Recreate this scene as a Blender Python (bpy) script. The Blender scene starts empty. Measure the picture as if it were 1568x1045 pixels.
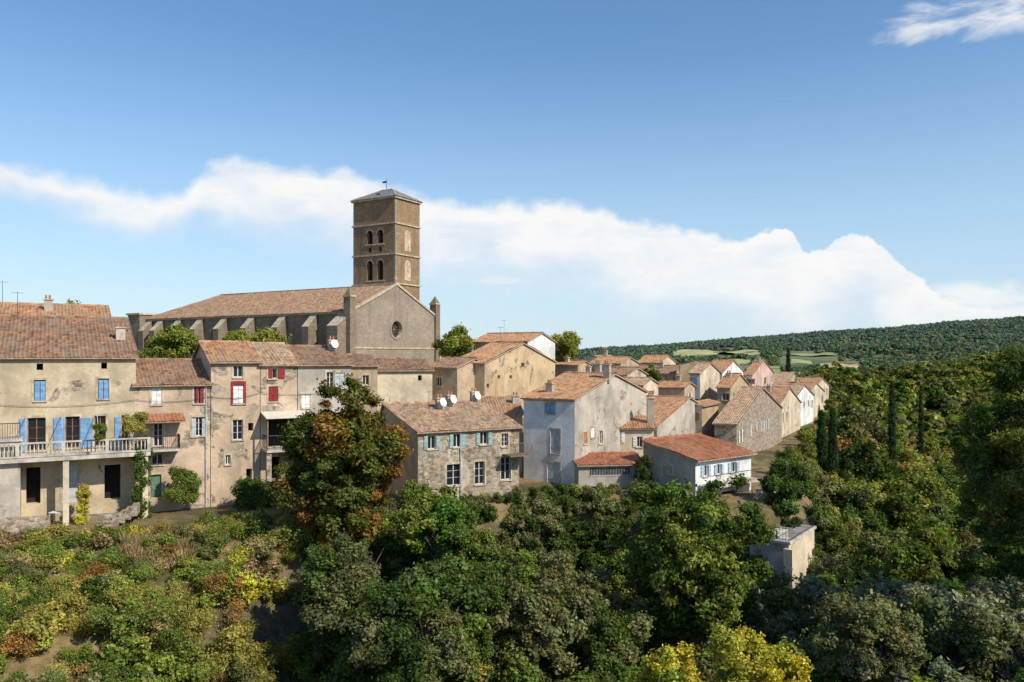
import bpy, math, random, time
import numpy as np
from mathutils import Vector, noise
T00=time.time()
random.seed(7); rng=np.random.default_rng(7)
F=1220.;CU=784.;HV=545.
def ray(u): return (u-CU)/F
def zat(v,Y): return -(v-HV)/F*Y
def P3(u,v,Y): return Vector((ray(u)*Y,Y,zat(v,Y)))
scene=bpy.context.scene
scene.view_settings.view_transform='Standard'; scene.view_settings.look='None'; scene.view_settings.exposure=0
# ------------------------------------------------------------ node helpers
class NT:
    def __init__(s,nt): s.nt=nt
    def n(s,t,**k):
        nd=s.nt.nodes.new(t)
        for a,b in k.items(): setattr(nd,a,b)
        return nd
    def l(s,a,b): s.nt.links.new(a,b)
    def put(s,sock,val):
        if isinstance(val,bpy.types.NodeSocket): s.l(val,sock)
        else: sock.default_value=val
    def math(s,op,a,b=0.,c=None,clamp=False):
        m=s.n('ShaderNodeMath',operation=op,use_clamp=clamp)
        s.put(m.inputs[0],a); s.put(m.inputs[1],b)
        if c is not None: s.put(m.inputs[2],c)
        return m.outputs[0]
    def mr(s,x,a,b,c=0.,d=1.,smooth=True):
        m=s.n('ShaderNodeMapRange'); m.interpolation_type='SMOOTHSTEP' if smooth else 'LINEAR'
        s.put(m.inputs[0],x)
        for i,v in zip((1,2,3,4),(a,b,c,d)): s.put(m.inputs[i],v)
        return m.outputs[0]
    def mix(s,f,a,b,bt='MIX'):
        m=s.n('ShaderNodeMix',data_type='RGBA',blend_type=bt)
        s.put(m.inputs[0],f)
        for i,v in ((6,a),(7,b)):
            if isinstance(v,tuple) and len(v)==3: v=(*v,1)
            s.put(m.inputs[i],v)
        return m.outputs[2]
    def noise(s,vec,scale,detail=4,rough=.55,dist=0.):
        m=s.n('ShaderNodeTexNoise'); s.l(vec,m.inputs['Vector'])
        m.inputs['Scale'].default_value=scale; m.inputs['Detail'].default_value=detail
        m.inputs['Roughness'].default_value=rough; m.inputs['Distortion'].default_value=dist
        return m.outputs['Fac']
    def scalev(s,vec,x,y,z):
        m=s.n('ShaderNodeVectorMath',operation='MULTIPLY'); s.l(vec,m.inputs[0]); m.inputs[1].default_value=(x,y,z)
        return m.outputs[0]
def newmat(name):
    m=bpy.data.materials.new(name); m.use_nodes=True
    nt=m.node_tree; b=nt.nodes['Principled BSDF']
    b.inputs['Specular IOR Level'].default_value=.25
    return m,NT(nt),b
def simple(name,c,rough=.7,metal=0,var=.25,scale=3.):
    m,t,b=newmat(name); co=t.n('ShaderNodeTexCoord').outputs['Object']
    nz=t.noise(co,scale,4)
    t.l(t.mix(t.mr(nz,.3,.7),tuple(x*(1-var) for x in c),tuple(min(1,x*(1+var)) for x in c)),b.inputs['Base Color'])
    b.inputs['Roughness'].default_value=rough; b.inputs['Metallic'].default_value=metal
    return m
def plaster(name,c,stone=0.0,dirt=.5,seed=0):
    """lime render: blotches, water streaks, patches where rubble stone shows"""
    m,t,b=newmat(name); co0=t.n('ShaderNodeTexCoord').outputs['Object']
    ad=t.n('ShaderNodeVectorMath',operation='ADD'); t.l(co0,ad.inputs[0]); ad.inputs[1].default_value=(seed*13.7,seed*7.1,seed*3.3); co=ad.outputs[0]
    big=t.noise(co,.45,5,.6,.4); fine=t.noise(co,5,5,.7); streak=t.noise(t.scalev(co,2.2,2.2,.22),1.,5,.65)
    dk=tuple(x*.68 for x in c); lt=tuple(min(.85,x*1.2) for x in c)
    col=t.mix(t.mr(big,.3,.68),dk,lt)
    col=t.mix(t.mr(fine,.35,.7,0,.35),col,tuple(x*.60 for x in c))
    col=t.mix(t.mr(streak,.52,.78,0,dirt),col,(c[0]*.40,c[1]*.40,c[2]*.42))
    hgt=t.math('MULTIPLY',fine,.5)
    if stone>0:
        vo=t.n('ShaderNodeTexVoronoi'); t.l(t.scalev(co,1,1,1.5),vo.inputs['Vector']); vo.inputs['Scale'].default_value=3.0
        ve=t.n('ShaderNodeTexVoronoi',feature='DISTANCE_TO_EDGE'); t.l(t.scalev(co,1,1,1.5),ve.inputs['Vector']); ve.inputs['Scale'].default_value=3.0
        r=t.n('ShaderNodeValToRGB'); sp=t.n('ShaderNodeSeparateColor'); t.l(vo.outputs['Color'],sp.inputs[0]); t.l(sp.outputs[0],r.inputs[0])
        e=r.color_ramp.elements; e[0].color=(.17,.13,.09,1); e[1].color=(.48,.40,.30,1)
        q=e.new(.35); q.color=(.32,.24,.16,1); q=e.new(.65); q.color=(.39,.35,.29,1)
        st=t.mix(t.mr(ve.outputs[0],.0,.07),(.40,.34,.26),r.outputs[0])
        st=t.mix(t.mr(fine,.4,.7,0,.5),st,(.14,.11,.08))
        mask=1.0 if stone>=1 else t.mr(t.noise(co,.55,5,.6,.6),.62-stone*.35,.66-stone*.35)
        col=t.mix(mask,col,st)
        hgt=t.math('ADD',hgt,t.math('MULTIPLY',t.mr(ve.outputs[0],0,.1),mask))
    t.l(col,b.inputs['Base Color']); b.inputs['Roughness'].default_value=.9
    bp=t.n('ShaderNodeBump'); bp.inputs['Strength'].default_value=.5; bp.inputs['Distance'].default_value=.06
    t.l(hgt,bp.inputs['Height']); t.l(bp.outputs[0],b.inputs['Normal'])
    return m
def ashlar(name,c1,c2,mortar,bw=.55,bh=.28,soot=.6):
    m,t,b=newmat(name); uv=t.n('ShaderNodeUVMap').outputs[0]; co=t.n('ShaderNodeTexCoord').outputs['Object']
    br=t.n('ShaderNodeTexBrick'); t.l(uv,br.inputs['Vector'])
    br.inputs['Scale'].default_value=1; br.inputs['Brick Width'].default_value=bw; br.inputs['Row Height'].default_value=bh
    br.inputs['Mortar Size'].default_value=.018; br.inputs['Mortar Smooth'].default_value=.4
    br.inputs['Color1'].default_value=(*c1,1); br.inputs['Color2'].default_value=(*c2,1); br.inputs['Mortar'].default_value=(*mortar,1)
    big=t.noise(co,.25,5,.65,.5); fine=t.noise(co,3,5,.7); streak=t.noise(t.scalev(co,1.2,1.2,.12),1.,5,.65)
    col=t.mix(t.mr(big,.35,.65,0,.6),br.outputs[0],tuple(x*.55 for x in c1))
    col=t.mix(t.mr(fine,.4,.7,0,.5),col,tuple(x*.6 for x in c2))
    col=t.mix(t.mr(streak,.5,.72,0,soot),col,(.095,.08,.065))
    t.l(col,b.inputs['Base Color']); b.inputs['Roughness'].default_value=.92
    bp=t.n('ShaderNodeBump'); bp.inputs['Strength'].default_value=.6; bp.inputs['Distance'].default_value=.06
    t.l(t.math('SUBTRACT',fine,t.math('MULTIPLY',br.outputs[1],1.2)),bp.inputs['Height']); t.l(bp.outputs[0],b.inputs['Normal'])
    return m
def tiles(name,cols,age=.5,lich=(.34,.27,.18)):
    m,t,b=newmat(name); uv=t.n('ShaderNodeUVMap').outputs[0]; co=t.n('ShaderNodeTexCoord').outputs['Object']
    sx=t.n('ShaderNodeSeparateXYZ'); t.l(uv,sx.inputs[0])
    fu=t.math('FLOOR',t.math('DIVIDE',sx.outputs[0],.24)); rv=t.math('DIVIDE',sx.outputs[1],.36); fv=t.math('FLOOR',rv)
    cb=t.n('ShaderNodeCombineXYZ'); t.l(fu,cb.inputs[0]); t.l(fv,cb.inputs[1])
    wn=t.n('ShaderNodeTexWhiteNoise'); wn.noise_dimensions='2D'; t.l(cb.outputs[0],wn.inputs['Vector'])
    r=t.n('ShaderNodeValToRGB'); t.l(wn.outputs['Value'],r.inputs[0]); e=r.color_ramp.elements
    e[0].color=(*cols[0],1); e[1].color=(*cols[-1],1)
    for i,c in enumerate(cols[1:-1]): q=e.new((i+1)/(len(cols)-1)); q.color=(*c,1)
    big=t.noise(co,.5,5,.65,.5); fine=t.noise(co,4,4,.7); med=t.noise(co,1.3,4,.65)
    col=t.mix(t.mr(big,.42,.66,0,age),r.outputs[0],lich)
    col=t.mix(t.mr(med,.5,.68,0,age*.9),col,(.13,.085,.055))
    col=t.mix(t.mr(fine,.5,.72,0,age),col,(.075,.06,.045))
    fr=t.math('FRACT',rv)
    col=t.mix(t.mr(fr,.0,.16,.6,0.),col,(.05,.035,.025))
    t.l(col,b.inputs['Base Color']); b.inputs['Roughness'].default_value=.85
    bp=t.n('ShaderNodeBump'); bp.inputs['Strength'].default_value=.6; bp.inputs['Distance'].default_value=.04
    t.l(t.math('ADD',fr,fine),bp.inputs['Height']); t.l(bp.outputs[0],b.inputs['Normal'])
    return m
M={}
M['beige']=plaster('beige_render',(.53,.43,.295),.015,.28,1)
M['pink']=plaster('pinkish_render',(.55,.415,.295),.26,.4,2)
M['tan']=plaster('tan_render',(.47,.36,.24),.1,.5,3)
M['grey']=plaster('grey_render',(.47,.415,.345),.10,.45,4)
M['white']=plaster('white_render',(.76,.74,.70),.0,.25,5)
M['cream']=plaster('cream_render',(.62,.52,.375),.03,.35,6)
M['patch']=plaster('patched_stone',(.54,.46,.35),.62,.5,7)
M['rubble']=plaster('rubble_stone',(.4,.35,.28),1.,.5,8)
M['rose']=plaster('rose_render',(.60,.42,.36),0,.3,9)
M['ochre']=plaster('ochre_render',(.54,.40,.24),.12,.4,10)
M['ash']=ashlar('church_ashlar',(.31,.245,.175),(.235,.185,.13),(.32,.27,.205))
M['ashg']=ashlar('church_facade_stone',(.40,.335,.255),(.33,.27,.205),(.4,.34,.265),.7,.33,.45)
M['asht']=ashlar('tower_stone',(.40,.265,.15),(.28,.18,.105),(.40,.30,.19),.5,.25,.45)
M['dress']=simple('dressed_stone',(.46,.385,.27),.9,0,.3,2)
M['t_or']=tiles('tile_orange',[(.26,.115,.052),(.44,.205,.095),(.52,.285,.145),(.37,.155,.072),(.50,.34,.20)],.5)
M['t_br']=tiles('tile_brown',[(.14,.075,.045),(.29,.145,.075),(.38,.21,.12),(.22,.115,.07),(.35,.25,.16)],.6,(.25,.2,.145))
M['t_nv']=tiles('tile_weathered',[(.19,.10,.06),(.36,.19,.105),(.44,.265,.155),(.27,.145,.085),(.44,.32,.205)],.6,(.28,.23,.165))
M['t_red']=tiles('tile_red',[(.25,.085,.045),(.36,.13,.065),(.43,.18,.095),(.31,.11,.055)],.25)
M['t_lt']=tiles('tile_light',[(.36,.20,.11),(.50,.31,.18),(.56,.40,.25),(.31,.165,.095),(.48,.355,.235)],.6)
M['genoise']=simple('genoise',(.48,.33,.23),.9)
M['slate']=simple('lead_roof',(.20,.19,.18),.6,0,.3,2)
M['glass'],_t,_b=newmat('window_glass'); _b.inputs['Base Color'].default_value=(.018,.022,.026,1); _b.inputs['Roughness'].default_value=.08; _b.inputs['Specular IOR Level'].default_value=.6
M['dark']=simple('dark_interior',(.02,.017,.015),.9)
M['fwhite']=simple('white_frame',(.60,.59,.56),.5,0,.08)
M['fbrown']=simple('brown_frame',(.2,.11,.06),.6)
for k,c in dict(blue=(.17,.31,.50),red=(.26,.03,.035),white=(.70,.69,.67),turq=(.26,.40,.40),grey=(.42,.45,.46),brown=(.23,.13,.075),green=(.12,.2,.14),lblue=(.38,.48,.58),orange=(.4,.2,.09)).items():
    M['s_'+k]=simple('shutter_'+k,c,.6,0,.2)
M['iron']=simple('dark_iron',(.04,.04,.045),.5,.5)
M['conc']=simple('weathered_concrete',(.47,.43,.37),.9,0,.3,1.5)
M['wood']=simple('old_wood',(.2,.14,.09),.8,0,.3,6)
M['terrac']=simple('terracotta',(.42,.19,.10),.8)
M['canvas']=simple('awning_canvas',(.62,.56,.46),.8,0,.1)
# ------------------------------------------------------------ mesh builder
class MB:
    def __init__(s): s.v=[];s.f=[];s.m=[];s.uv=[];s.mats=[]
    def mi(s,mat):
        if mat not in s.mats: s.mats.append(mat)
        return s.mats.index(mat)
    def face(s,pts,mat,uv=None):
        n=len(s.v); s.v.extend([tuple(p) for p in pts]); s.f.append(tuple(range(n,n+len(pts)))); s.m.append(s.mi(mat))
        s.uv.extend(uv if uv else [(p[0]*.8+p[1]*.6,p[2]) for p in pts])
    def box(s,o,ax,ay,az,mat):
        o=Vector(o);ax=Vector(ax);ay=Vector(ay);az=Vector(az)
        p=[o,o+ax,o+ax+ay,o+ay]; q=[x+az for x in p]
        s.face([p[3],p[2],p[1],p[0]],mat); s.face(q,mat)
        for i in range(4):
            j=(i+1)%4; s.face([p[i],p[j],q[j],q[i]],mat)
    def tube(s,a,b,r0,r1,mat,n=6):
        a=Vector(a);b=Vector(b);d=(b-a)
        if d.length<1e-5: return
        d.normalize(); x=d.orthogonal().normalized(); y=d.cross(x)
        A=[a+(x*math.cos(2*math.pi*i/n)+y*math.sin(2*math.pi*i/n))*r0 for i in range(n)]
        B=[b+(x*math.cos(2*math.pi*i/n)+y*math.sin(2*math.pi*i/n))*r1 for i in range(n)]
        for i in range(n):
            j=(i+1)%n; s.face([A[i],A[j],B[j],B[i]],mat)
        s.face(B,mat)
    def obj(s,name,parent=None):
        if not s.f: return None
        me=bpy.data.meshes.new(name); me.from_pydata(s.v,[],s.f)
        for m in s.mats: me.materials.append(M[m] if isinstance(m,str) else m)
        me.polygons.foreach_set('material_index',s.m)
        ul=me.uv_layers.new(name='UVMap'); ul.data.foreach_set('uv',np.array(s.uv,dtype=np.float32).ravel())
        me.update()
        o=bpy.data.objects.new(name,me); scene.collection.objects.link(o)
        if parent: o.parent=parent
        return o
def empty(name):
    o=bpy.data.objects.new(name,None); scene.collection.objects.link(o); o.empty_display_size=.5; return o
V2=lambda x,y: Vector((x,y))
def W3(p,z): return Vector((p[0],p[1],z))
def hit(O,d,u):
    r=ray(u); return (r*O[1]-O[0])/(d[0]-r*d[1])
# ------------------------------------------------------------ walls with real openings
def wall(mw,mg,ms,O,d,n,L,z0,z1,ops,mat,rev=.2,frame='fwhite',sur='dress'):
    O=Vector(O);d=Vector(d);n=Vector(n)
    P=lambda s,z,t=0.: W3(O+d*s+n*t,z)
    ops=[(max(.05,a),min(L-.05,b),max(z0+.02,c),min(z1-.02,e),st) for a,b,c,e,st in ops]
    ops=[o for o in ops if o[1]-o[0]>.1 and o[3]-o[2]>.1]
    xs=sorted({0,L}|{o[0] for o in ops}|{o[1] for o in ops}); zs=sorted({z0,z1}|{o[2] for o in ops}|{o[3] for o in ops})
    for i in range(len(xs)-1):
        for j in range(len(zs)-1):
            a,b,c,e=xs[i],xs[i+1],zs[j],zs[j+1]
            if b-a<1e-4 or e-c<1e-4: continue
            m=((a+b)/2,(c+e)/2)
            if any(o[0]<m[0]<o[1] and o[2]<m[1]<o[3] for o in ops): continue
            mw.face([P(a,c),P(b,c),P(b,e),P(a,e)],mat,[(a,c),(b,c),(b,e),(a,e)])
    D3=Vector((d[0],d[1],0));N3=Vector((n[0],n[1],0));Z=Vector((0,0,1))
    for a,b,c,e,st in ops:
        k=st.split(':'); kind=k[0]; colr='s_'+k[1] if len(k)>1 else 's_white'
        rv=rev if kind not in('o','arch') else .7
        mw.face([P(a,c),P(a,e),P(a,e,-rv),P(a,c,-rv)],mat); mw.face([P(b,c),P(b,e),P(b,e,-rv),P(b,c,-rv)],mat)
        mw.face([P(a,e),P(b,e),P(b,e,-rv),P(a,e,-rv)],mat); mw.face([P(a,c),P(b,c),P(b,c,-rv),P(a,c,-rv)],mat)
        w=b-a;h=e-c
        if kind=='arch':
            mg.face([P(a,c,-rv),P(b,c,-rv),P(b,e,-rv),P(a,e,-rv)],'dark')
            r=w/2;cx=(a+b)/2;cz=e-r
            for sg in(-1,1):
                pts=[P(cx+sg*r,e,.0)]+[P(cx+sg*r*math.cos(t),cz+r*math.sin(t),.0) for t in np.linspace(0,math.pi/2,7)]
                mw.face(pts,mat)
            for t0,t1 in zip(np.linspace(0,math.pi,9)[:-1],np.linspace(0,math.pi,9)[1:]):
                ri,ro=r*1.02,r*1.02+.28
                q=[(ri,t0),(ro,t0),(ro,t1),(ri,t1)]
                mg.face([P(cx+x*math.cos(y),cz+x*math.sin(y),.03) for x,y in q],'dress')
            continue
        if kind=='o':
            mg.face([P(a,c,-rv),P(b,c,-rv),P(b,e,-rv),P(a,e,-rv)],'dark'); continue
        if kind in('c',):   # closed shutters
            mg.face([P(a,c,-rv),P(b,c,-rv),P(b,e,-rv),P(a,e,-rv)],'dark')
            for q in(0,1):
                ms.box(P(a+.01+q*w/2,c+.02,-.09),D3*(w/2-.02),N3*.05,Z*(h-.04),colr)
                for zz in(.25,.75): ms.box(P(a+.03+q*w/2,c+h*zz,-.038),D3*(w/2-.06),N3*.02,Z*.08,colr)
        elif kind=='d':
            ms.box(P(a,c,-rv),D3*w,N3*.05,Z*h,colr)
            for q in(.12,.56): ms.box(P(a+w*.14,c+h*q,-rv+.052),D3*w*.72,N3*.02,Z*h*.32,colr)
        else:
            mg.face([P(a,c,-rv+.02),P(b,c,-rv+.02),P(b,e,-rv+.02),P(a,e,-rv+.02)],'glass')
            fw=.06; fr='fbrown' if 'fb' in k else frame
            mg.box(P(a,c,-rv+.03),D3*fw,N3*.06,Z*h,fr); mg.box(P(b-fw,c,-rv+.03),D3*fw,N3*.06,Z*h,fr)
            mg.box(P(a+fw,c,-rv+.03),D3*(w-2*fw),N3*.055,Z*fw,fr); mg.box(P(a+fw,e-fw,-rv+.03),D3*(w-2*fw),N3*.055,Z*fw,fr)
            mg.box(P((a+b)/2-.03,c+fw,-rv+.03),D3*.06,N3*.05,Z*(h-2*fw),fr)
            if h>1:
                for q in(.36,.68): mg.box(P(a+fw,c+h*q,-rv+.032),D3*(w-2*fw),N3*.035,Z*.02,fr)
            if kind=='b':
                sw=max(.3,w/2)
                for s0 in(a-sw-.03,b+.03):
                    ms.box(P(s0,c+.01,.03),D3*sw,N3*.045,Z*(h-.02),colr)
                    for zz in(.15,.5,.8): ms.box(P(s0+.03,c+h*zz,.076),D3*(sw-.06),N3*.02,Z*.08,colr)
        if kind!='b' and sur:
            sw=.13
            mw.box(P(a-sw,c,.0),D3*sw,N3*.025,Z*h,sur); mw.box(P(b,c,.0),D3*sw,N3*.025,Z*h,sur); mw.box(P(a-sw,e,.0),D3*(w+2*sw),N3*.03,Z*.16,sur)
        if kind!='d': mw.box(P(a-.08,c-.09,.0),D3*(w+.16),N3*.09,Z*.088,'dress')
def slope(mb,E0,E1,R0,R1,mat,pitch=.24,th=.1,sag=.07):
    E0,E1,R0,R1=map(Vector,(E0,E1,R0,R1))
    N=(E1-E0).cross(R0-E0)
    if N.length<1e-6: N=(E1-E0).cross(R1-E0)
    N.normalize()
    if N.z<0: N=-N
    Le=(E1-E0).length; nt=max(2,int(Le/pitch)); nc=nt*4; sl=((R0-E0).length+(R1-E1).length)/2; nr=max(2,min(8,int(sl/1.2)))
    up=N*.07
    sgv={}
    def pt(i,j):
        f=i/nc;g=j/nr
        p=E0.lerp(E1,f).lerp(R0.lerp(R1,f),g)
        k=(i//4,j)
        if k not in sgv: sgv[k]=sag*2*noise.noise(Vector((p.x*.4,p.y*.4,3.)))*(1 if 0<g<1 else .5)+.03*noise.noise(Vector((k[0]*1.7,j*3.1,E0.x)))
        return p+up+N*(.055*(.5+.5*math.cos(2*math.pi*i/4))+sgv[k])
    grid=[[pt(i,j) for j in range(nr+1)] for i in range(nc+1)]
    for i in range(nc):
        for j in range(nr):
            uu=[(i-.5)/4*.24,(i+.5)/4*.24]; vv=[j/nr*sl,(j+1)/nr*sl]
            mb.face([grid[i][j],grid[i+1][j],grid[i+1][j+1],grid[i][j+1]],mat,[(uu[0],vv[0]),(uu[1],vv[0]),(uu[1],vv[1]),(uu[0],vv[1])])
    dn=-N*.03
    a=[E0+dn,E1+dn,R1+dn,R0+dn]; b=[E0+up,E1+up,R1+up,R0+up]
    mb.face(a,'wood')
    for i in range(4):
        j=(i+1)%4; mb.face([a[i],a[j],b[j],b[i]],'genoise')
def ridgecap(mb,A,B,mat):
    A=Vector(A);B=Vector(B);d=(B-A); L=d.length
    if L<.1:return
    d.normalize(); side=Vector((-d.y,d.x,0)).normalized() if abs(d.z)<.9 else Vector((1,0,0)); up=side.cross(d); up=up if up.z>0 else -up
    n=max(1,int(L/.4))
    for k in range(n):
        a=A+d*(k*L/n);b=A+d*((k+1)*L/n)
        prof=[(math.cos(t)*.14,math.sin(t)*.13+.08) for t in np.linspace(-.3,math.pi+.3,6)]
        rr=1.0+.12*(k%2)
        for (x0,y0),(x1,y1) in zip(prof[:-1],prof[1:]):
            mb.face([a+side*x0*rr+up*y0*rr,a+side*x1*rr+up*y1*rr,b+side*x1+up*y1,b+side*x0+up*y0],mat,[(k*.24+.1,.1),(k*.24+.1,.2),(k*.24+.12,.3),(k*.24+.12,.1)])
def house(name,uC,YC,th=31,uL=None,L=None,uR=None,D=None,ve=None,vb=None,ze=None,z0=None,ridge='x',rf=.5,pitch=.28,wm='tan',rm='t_or',ops=(),auto=0,chim=(),oh=.3,wr=None,wl=None,flat=False,frame='fwhite',ant=0,dish=0):
    th=math.radians(th); a=V2(math.cos(th),-math.sin(th)); b=V2(math.sin(th),math.cos(th)); C=V2(ray(uC)*YC,YC)
    if L is None: L=hit(C,-a,uL)
    if D is None: D=hit(C,b,uR)
    if ze is None: ze=zat(ve,YC)
    if z0 is None: z0=zat(vb,YC)-1.2
    O=C-a*L
    E=empty(name); mw,mr,mg,ms=MB(),MB(),MB(),MB()
    faces={'f':(O,a,-b,L),'r':(C,b,a,D),'l':(O,b,-a,D),'k':(O+b*D,a,b,L)}
    wo={'f':[],'r':[],'l':[],'k':[]}
    for o in ops:
        fc,u0,u1,v0,v1,st=o; OO,d,n,_=faces[fc]
        s0=hit(OO,d,u0); s1=hit(OO,d,u1)
        if s0>s1: s0,s1=s1,s0
        Y=OO[1]+d[1]*(s0+s1)/2
        wo[fc].append((s0,s1,zat(v1,Y),zat(v0,Y),st))
    if auto:
        rr=random.Random(auto)
        cols=rr.choice([['w','b:brown','w'],['b:white','c:white','w'],['c:lblue','w','b:grey'],['b:brown','c:brown','w']])
        for fc in('f','r','l'):
            OO,d,n,LL=faces[fc]; nw=max(1,int(LL/3.2)); z=ze-.75
            while z-1.3>z0+1.0:
                for i in range(nw):
                    if rr.random()<.3: continue
                    s=(i+.5)*LL/nw+rr.uniform(-.3,.3); w=rr.choice([.8,.9,1.0]); h=rr.choice([.9,1.2,1.35])
                    wo[fc].append((s-w/2,s+w/2,z-h,z,rr.choice(cols)))
                z-=2.75
    mats={'f':wm,'r':wr or wm,'l':wl or wm,'k':wm}
    for fc,(OO,d,n,LL) in faces.items(): wall(mw,mg,ms,OO,d,n,LL,z0,ze,wo[fc],mats[fc],frame=frame)
    Q=lambda s,t,z: W3(O+a*s+b*t,z)
    A3=Vector((a[0],a[1],0));B3=Vector((b[0],b[1],0));Z=Vector((0,0,1))
    if flat:
        mr.box(Q(-.12,-.12,ze),A3*(L+.24),B3*(D+.24),Z*.18,'conc')
        topz=lambda s,t: ze+.18
    elif ridge=='x':
        rt=rf*D; zr=ze+pitch*rt; bp=(zr-ze)/max(.01,D-rt)
        for s,mt in((0,mats['l']),(L,mats['r'])):
            pts=[(0,ze),(D,ze)]+([(D,zr)] if rf>=1 else [(rt,zr)])
            mw.face([Q(s,t,z) for t,z in pts],mt,[(t,z) for t,z in pts])
        slope(mr,Q(-oh*.6,-oh,ze-pitch*oh),Q(L+oh*.6,-oh,ze-pitch*oh),Q(-oh*.6,rt,zr),Q(L+oh*.6,rt,zr),rm)
        if rf<1: slope(mr,Q(-oh*.6,D+oh,ze-bp*oh),Q(L+oh*.6,D+oh,ze-bp*oh),Q(-oh*.6,rt,zr),Q(L+oh*.6,rt,zr),rm)
        else: mw.face([Q(0,D,ze),Q(L,D,ze),Q(L,D,zr),Q(0,D,zr)],wm)
        ridgecap(mr,Q(-oh*.6,rt,zr),Q(L+oh*.6,rt,zr),rm)
        mw.box(Q(0,-.12,ze-.2),A3*L,B3*.118,Z*.13,'genoise')
        topz=lambda s,t: ze+pitch*t if t<rt else zr-bp*(t-rt)
    else:
        rs=rf*L; zr=ze+pitch*max(rs,L-rs); pl=(zr-ze)/max(.01,rs); pr=(zr-ze)/max(.01,L-rs)
        for t,mt in((0,wm),(D,wm)):
            pts=[(0,ze),(L,ze)]+([(L,zr)] if rf>=1 else [(0,zr)] if rf<=0 else [(rs,zr)])
            mw.face([Q(s,t,z) for s,z in pts],mt,[(s,z) for s,z in pts])
        if rf<1: slope(mr,Q(L+oh,-oh*.6,ze-pr*oh),Q(L+oh,D+oh*.6,ze-pr*oh),Q(rs,-oh*.6,zr),Q(rs,D+oh*.6,zr),rm)
        else: mw.face([Q(L,0,ze),Q(L,D,ze),Q(L,D,zr),Q(L,0,zr)],mats['r'])
        if rf>0: slope(mr,Q(-oh,-oh*.6,ze-pl*oh),Q(-oh,D+oh*.6,ze-pl*oh),Q(rs,-oh*.6,zr),Q(rs,D+oh*.6,zr),rm)
        else: mw.face([Q(0,0,ze),Q(0,D,ze),Q(0,D,zr),Q(0,0,zr)],mats['l'])
        ridgecap(mr,Q(rs,-oh*.6,zr),Q(rs,D+oh*.6,zr),rm)
        mw.box(Q(L+.002,0,ze-.2),A3*.118,B3*D,Z*.13,'genoise')
        topz=lambda s,t: zr-(pr*(s-rs) if s>rs else pl*(rs-s))
    mc=MB()
    for fs,ft,h in chim:
        s,t=fs*L,ft*D; zb=topz(s,t)-.4
        mc.box(Q(s-.3,t-.22,zb),A3*.6,B3*.44,Z*(h+.4),'grey'); mc.box(Q(s-.38,t-.3,zb+h+.4),A3*.76,B3*.6,Z*.08,'conc')
        for q in(-.16,.1): mc.tube(Q(s+q,t,zb+h+.48),Q(s+q,t,zb+h+.8),.09,.08,'terrac',8)
        if dish:
            c=Q(s,t-.45,zb+h+.1); mc.tube(c,c+Vector((.12,-.10,.05)),.06,.36,'s_white',12)
    for i in range(ant):
        s,t=L*(.3+.4*i),D*.5; zb=topz(s,t)
        mc.tube(Q(s,t,zb),Q(s,t,zb+1.9),.02,.015,'iron',4)
        for q in range(5): mc.tube(Q(s-.3+q*.15,t-.2,zb+1.8),Q(s-.3+q*.15,t+.2,zb+1.8),.01,.01,'iron',3)
        mc.tube(Q(s-.4,t,zb+1.8),Q(s+.4,t,zb+1.8),.012,.012,'iron',3)
    mw.obj('walls',E); mr.obj('roof',E); mg.obj('windows',E); ms.obj('shutters',E); mc.obj('chimneys',E)
    return dict(E=E,Q=Q,A=A3,B=B3,L=L,D=D,ze=ze,z0=z0,a=a,b=b,O=O,C=C)
def railing(mb,p0,p1,h,mat,sp=.13,r=.012,post=1.5):
    p0=Vector(p0);p1=Vector(p1);L=(p1-p0).length;n=max(2,int(L/sp));Z=Vector((0,0,h))
    mb.tube(p0+Z,p1+Z,.03,.03,mat,5); mb.tube(p0+Z*.12,p1+Z*.12,.018,.018,mat,4)
    for i in range(n+1):
        q=p0.lerp(p1,i/n); mb.tube(q,q+Z,r,r,mat,4)
# ------------------------------------------------------------ left row
h1=house('terrace_house',208,54.5,-30,uL=-70,D=17,ve=547,vb=778,pitch=.34,wm='beige',rm='t_br',ant=1,
  ops=[('f',52,70,582,614,'w:blue'),('f',150,167,580,611,'w:blue'),('f',56,66,557,567,'o'),('f',155,164,556,565,'o'),
       ('f',42,70,640,690,'w:blue:fb'),('f',100,122,638,686,'w:blue:fb'),('f',145,162,637,683,'w:fb'),('f',186,196,636,680,'w'),
       ('f',95,121,713,770,'d:grey'),('f',40,62,716,772,'o'),('f',160,185,712,765,'o')],chim=[(.93,.2,.9)],frame='fbrown')
ms=MB();Q=h1['Q']
def shut(h,fc_u0,u1,v0,v1,col,ms,off=.04):
    s0=hit(h['O'],h['a'],fc_u0);s1=hit(h['O'],h['a'],u1);Y=h['O'][1]+h['a'][1]*(s0+s1)/2;z0,z1=zat(v1,Y),zat(v0,Y)
    ms.box(h['Q'](s0,-off-.05,z0),h['A']*(s1-s0),h['B']*.05,Vector((0,0,z1-z0)),col)
    for q in(.15,.5,.8): ms.box(h['Q'](s0+.04,-off-.07,z0+(z1-z0)*q),h['A']*(s1-s0-.08),h['B']*.018,Vector((0,0,.08)),col)
for a in[(30,41,641,692),(82,99,640,688),(123,141,640,686),(176,185,638,682),(53,61,584,614),(62,69.5,584,614),(151,158,582,611),(159,166,582,611)]: shut(h1,*a,'s_blue',ms)
ms.obj('blue_shutters',h1['E'])
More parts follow.
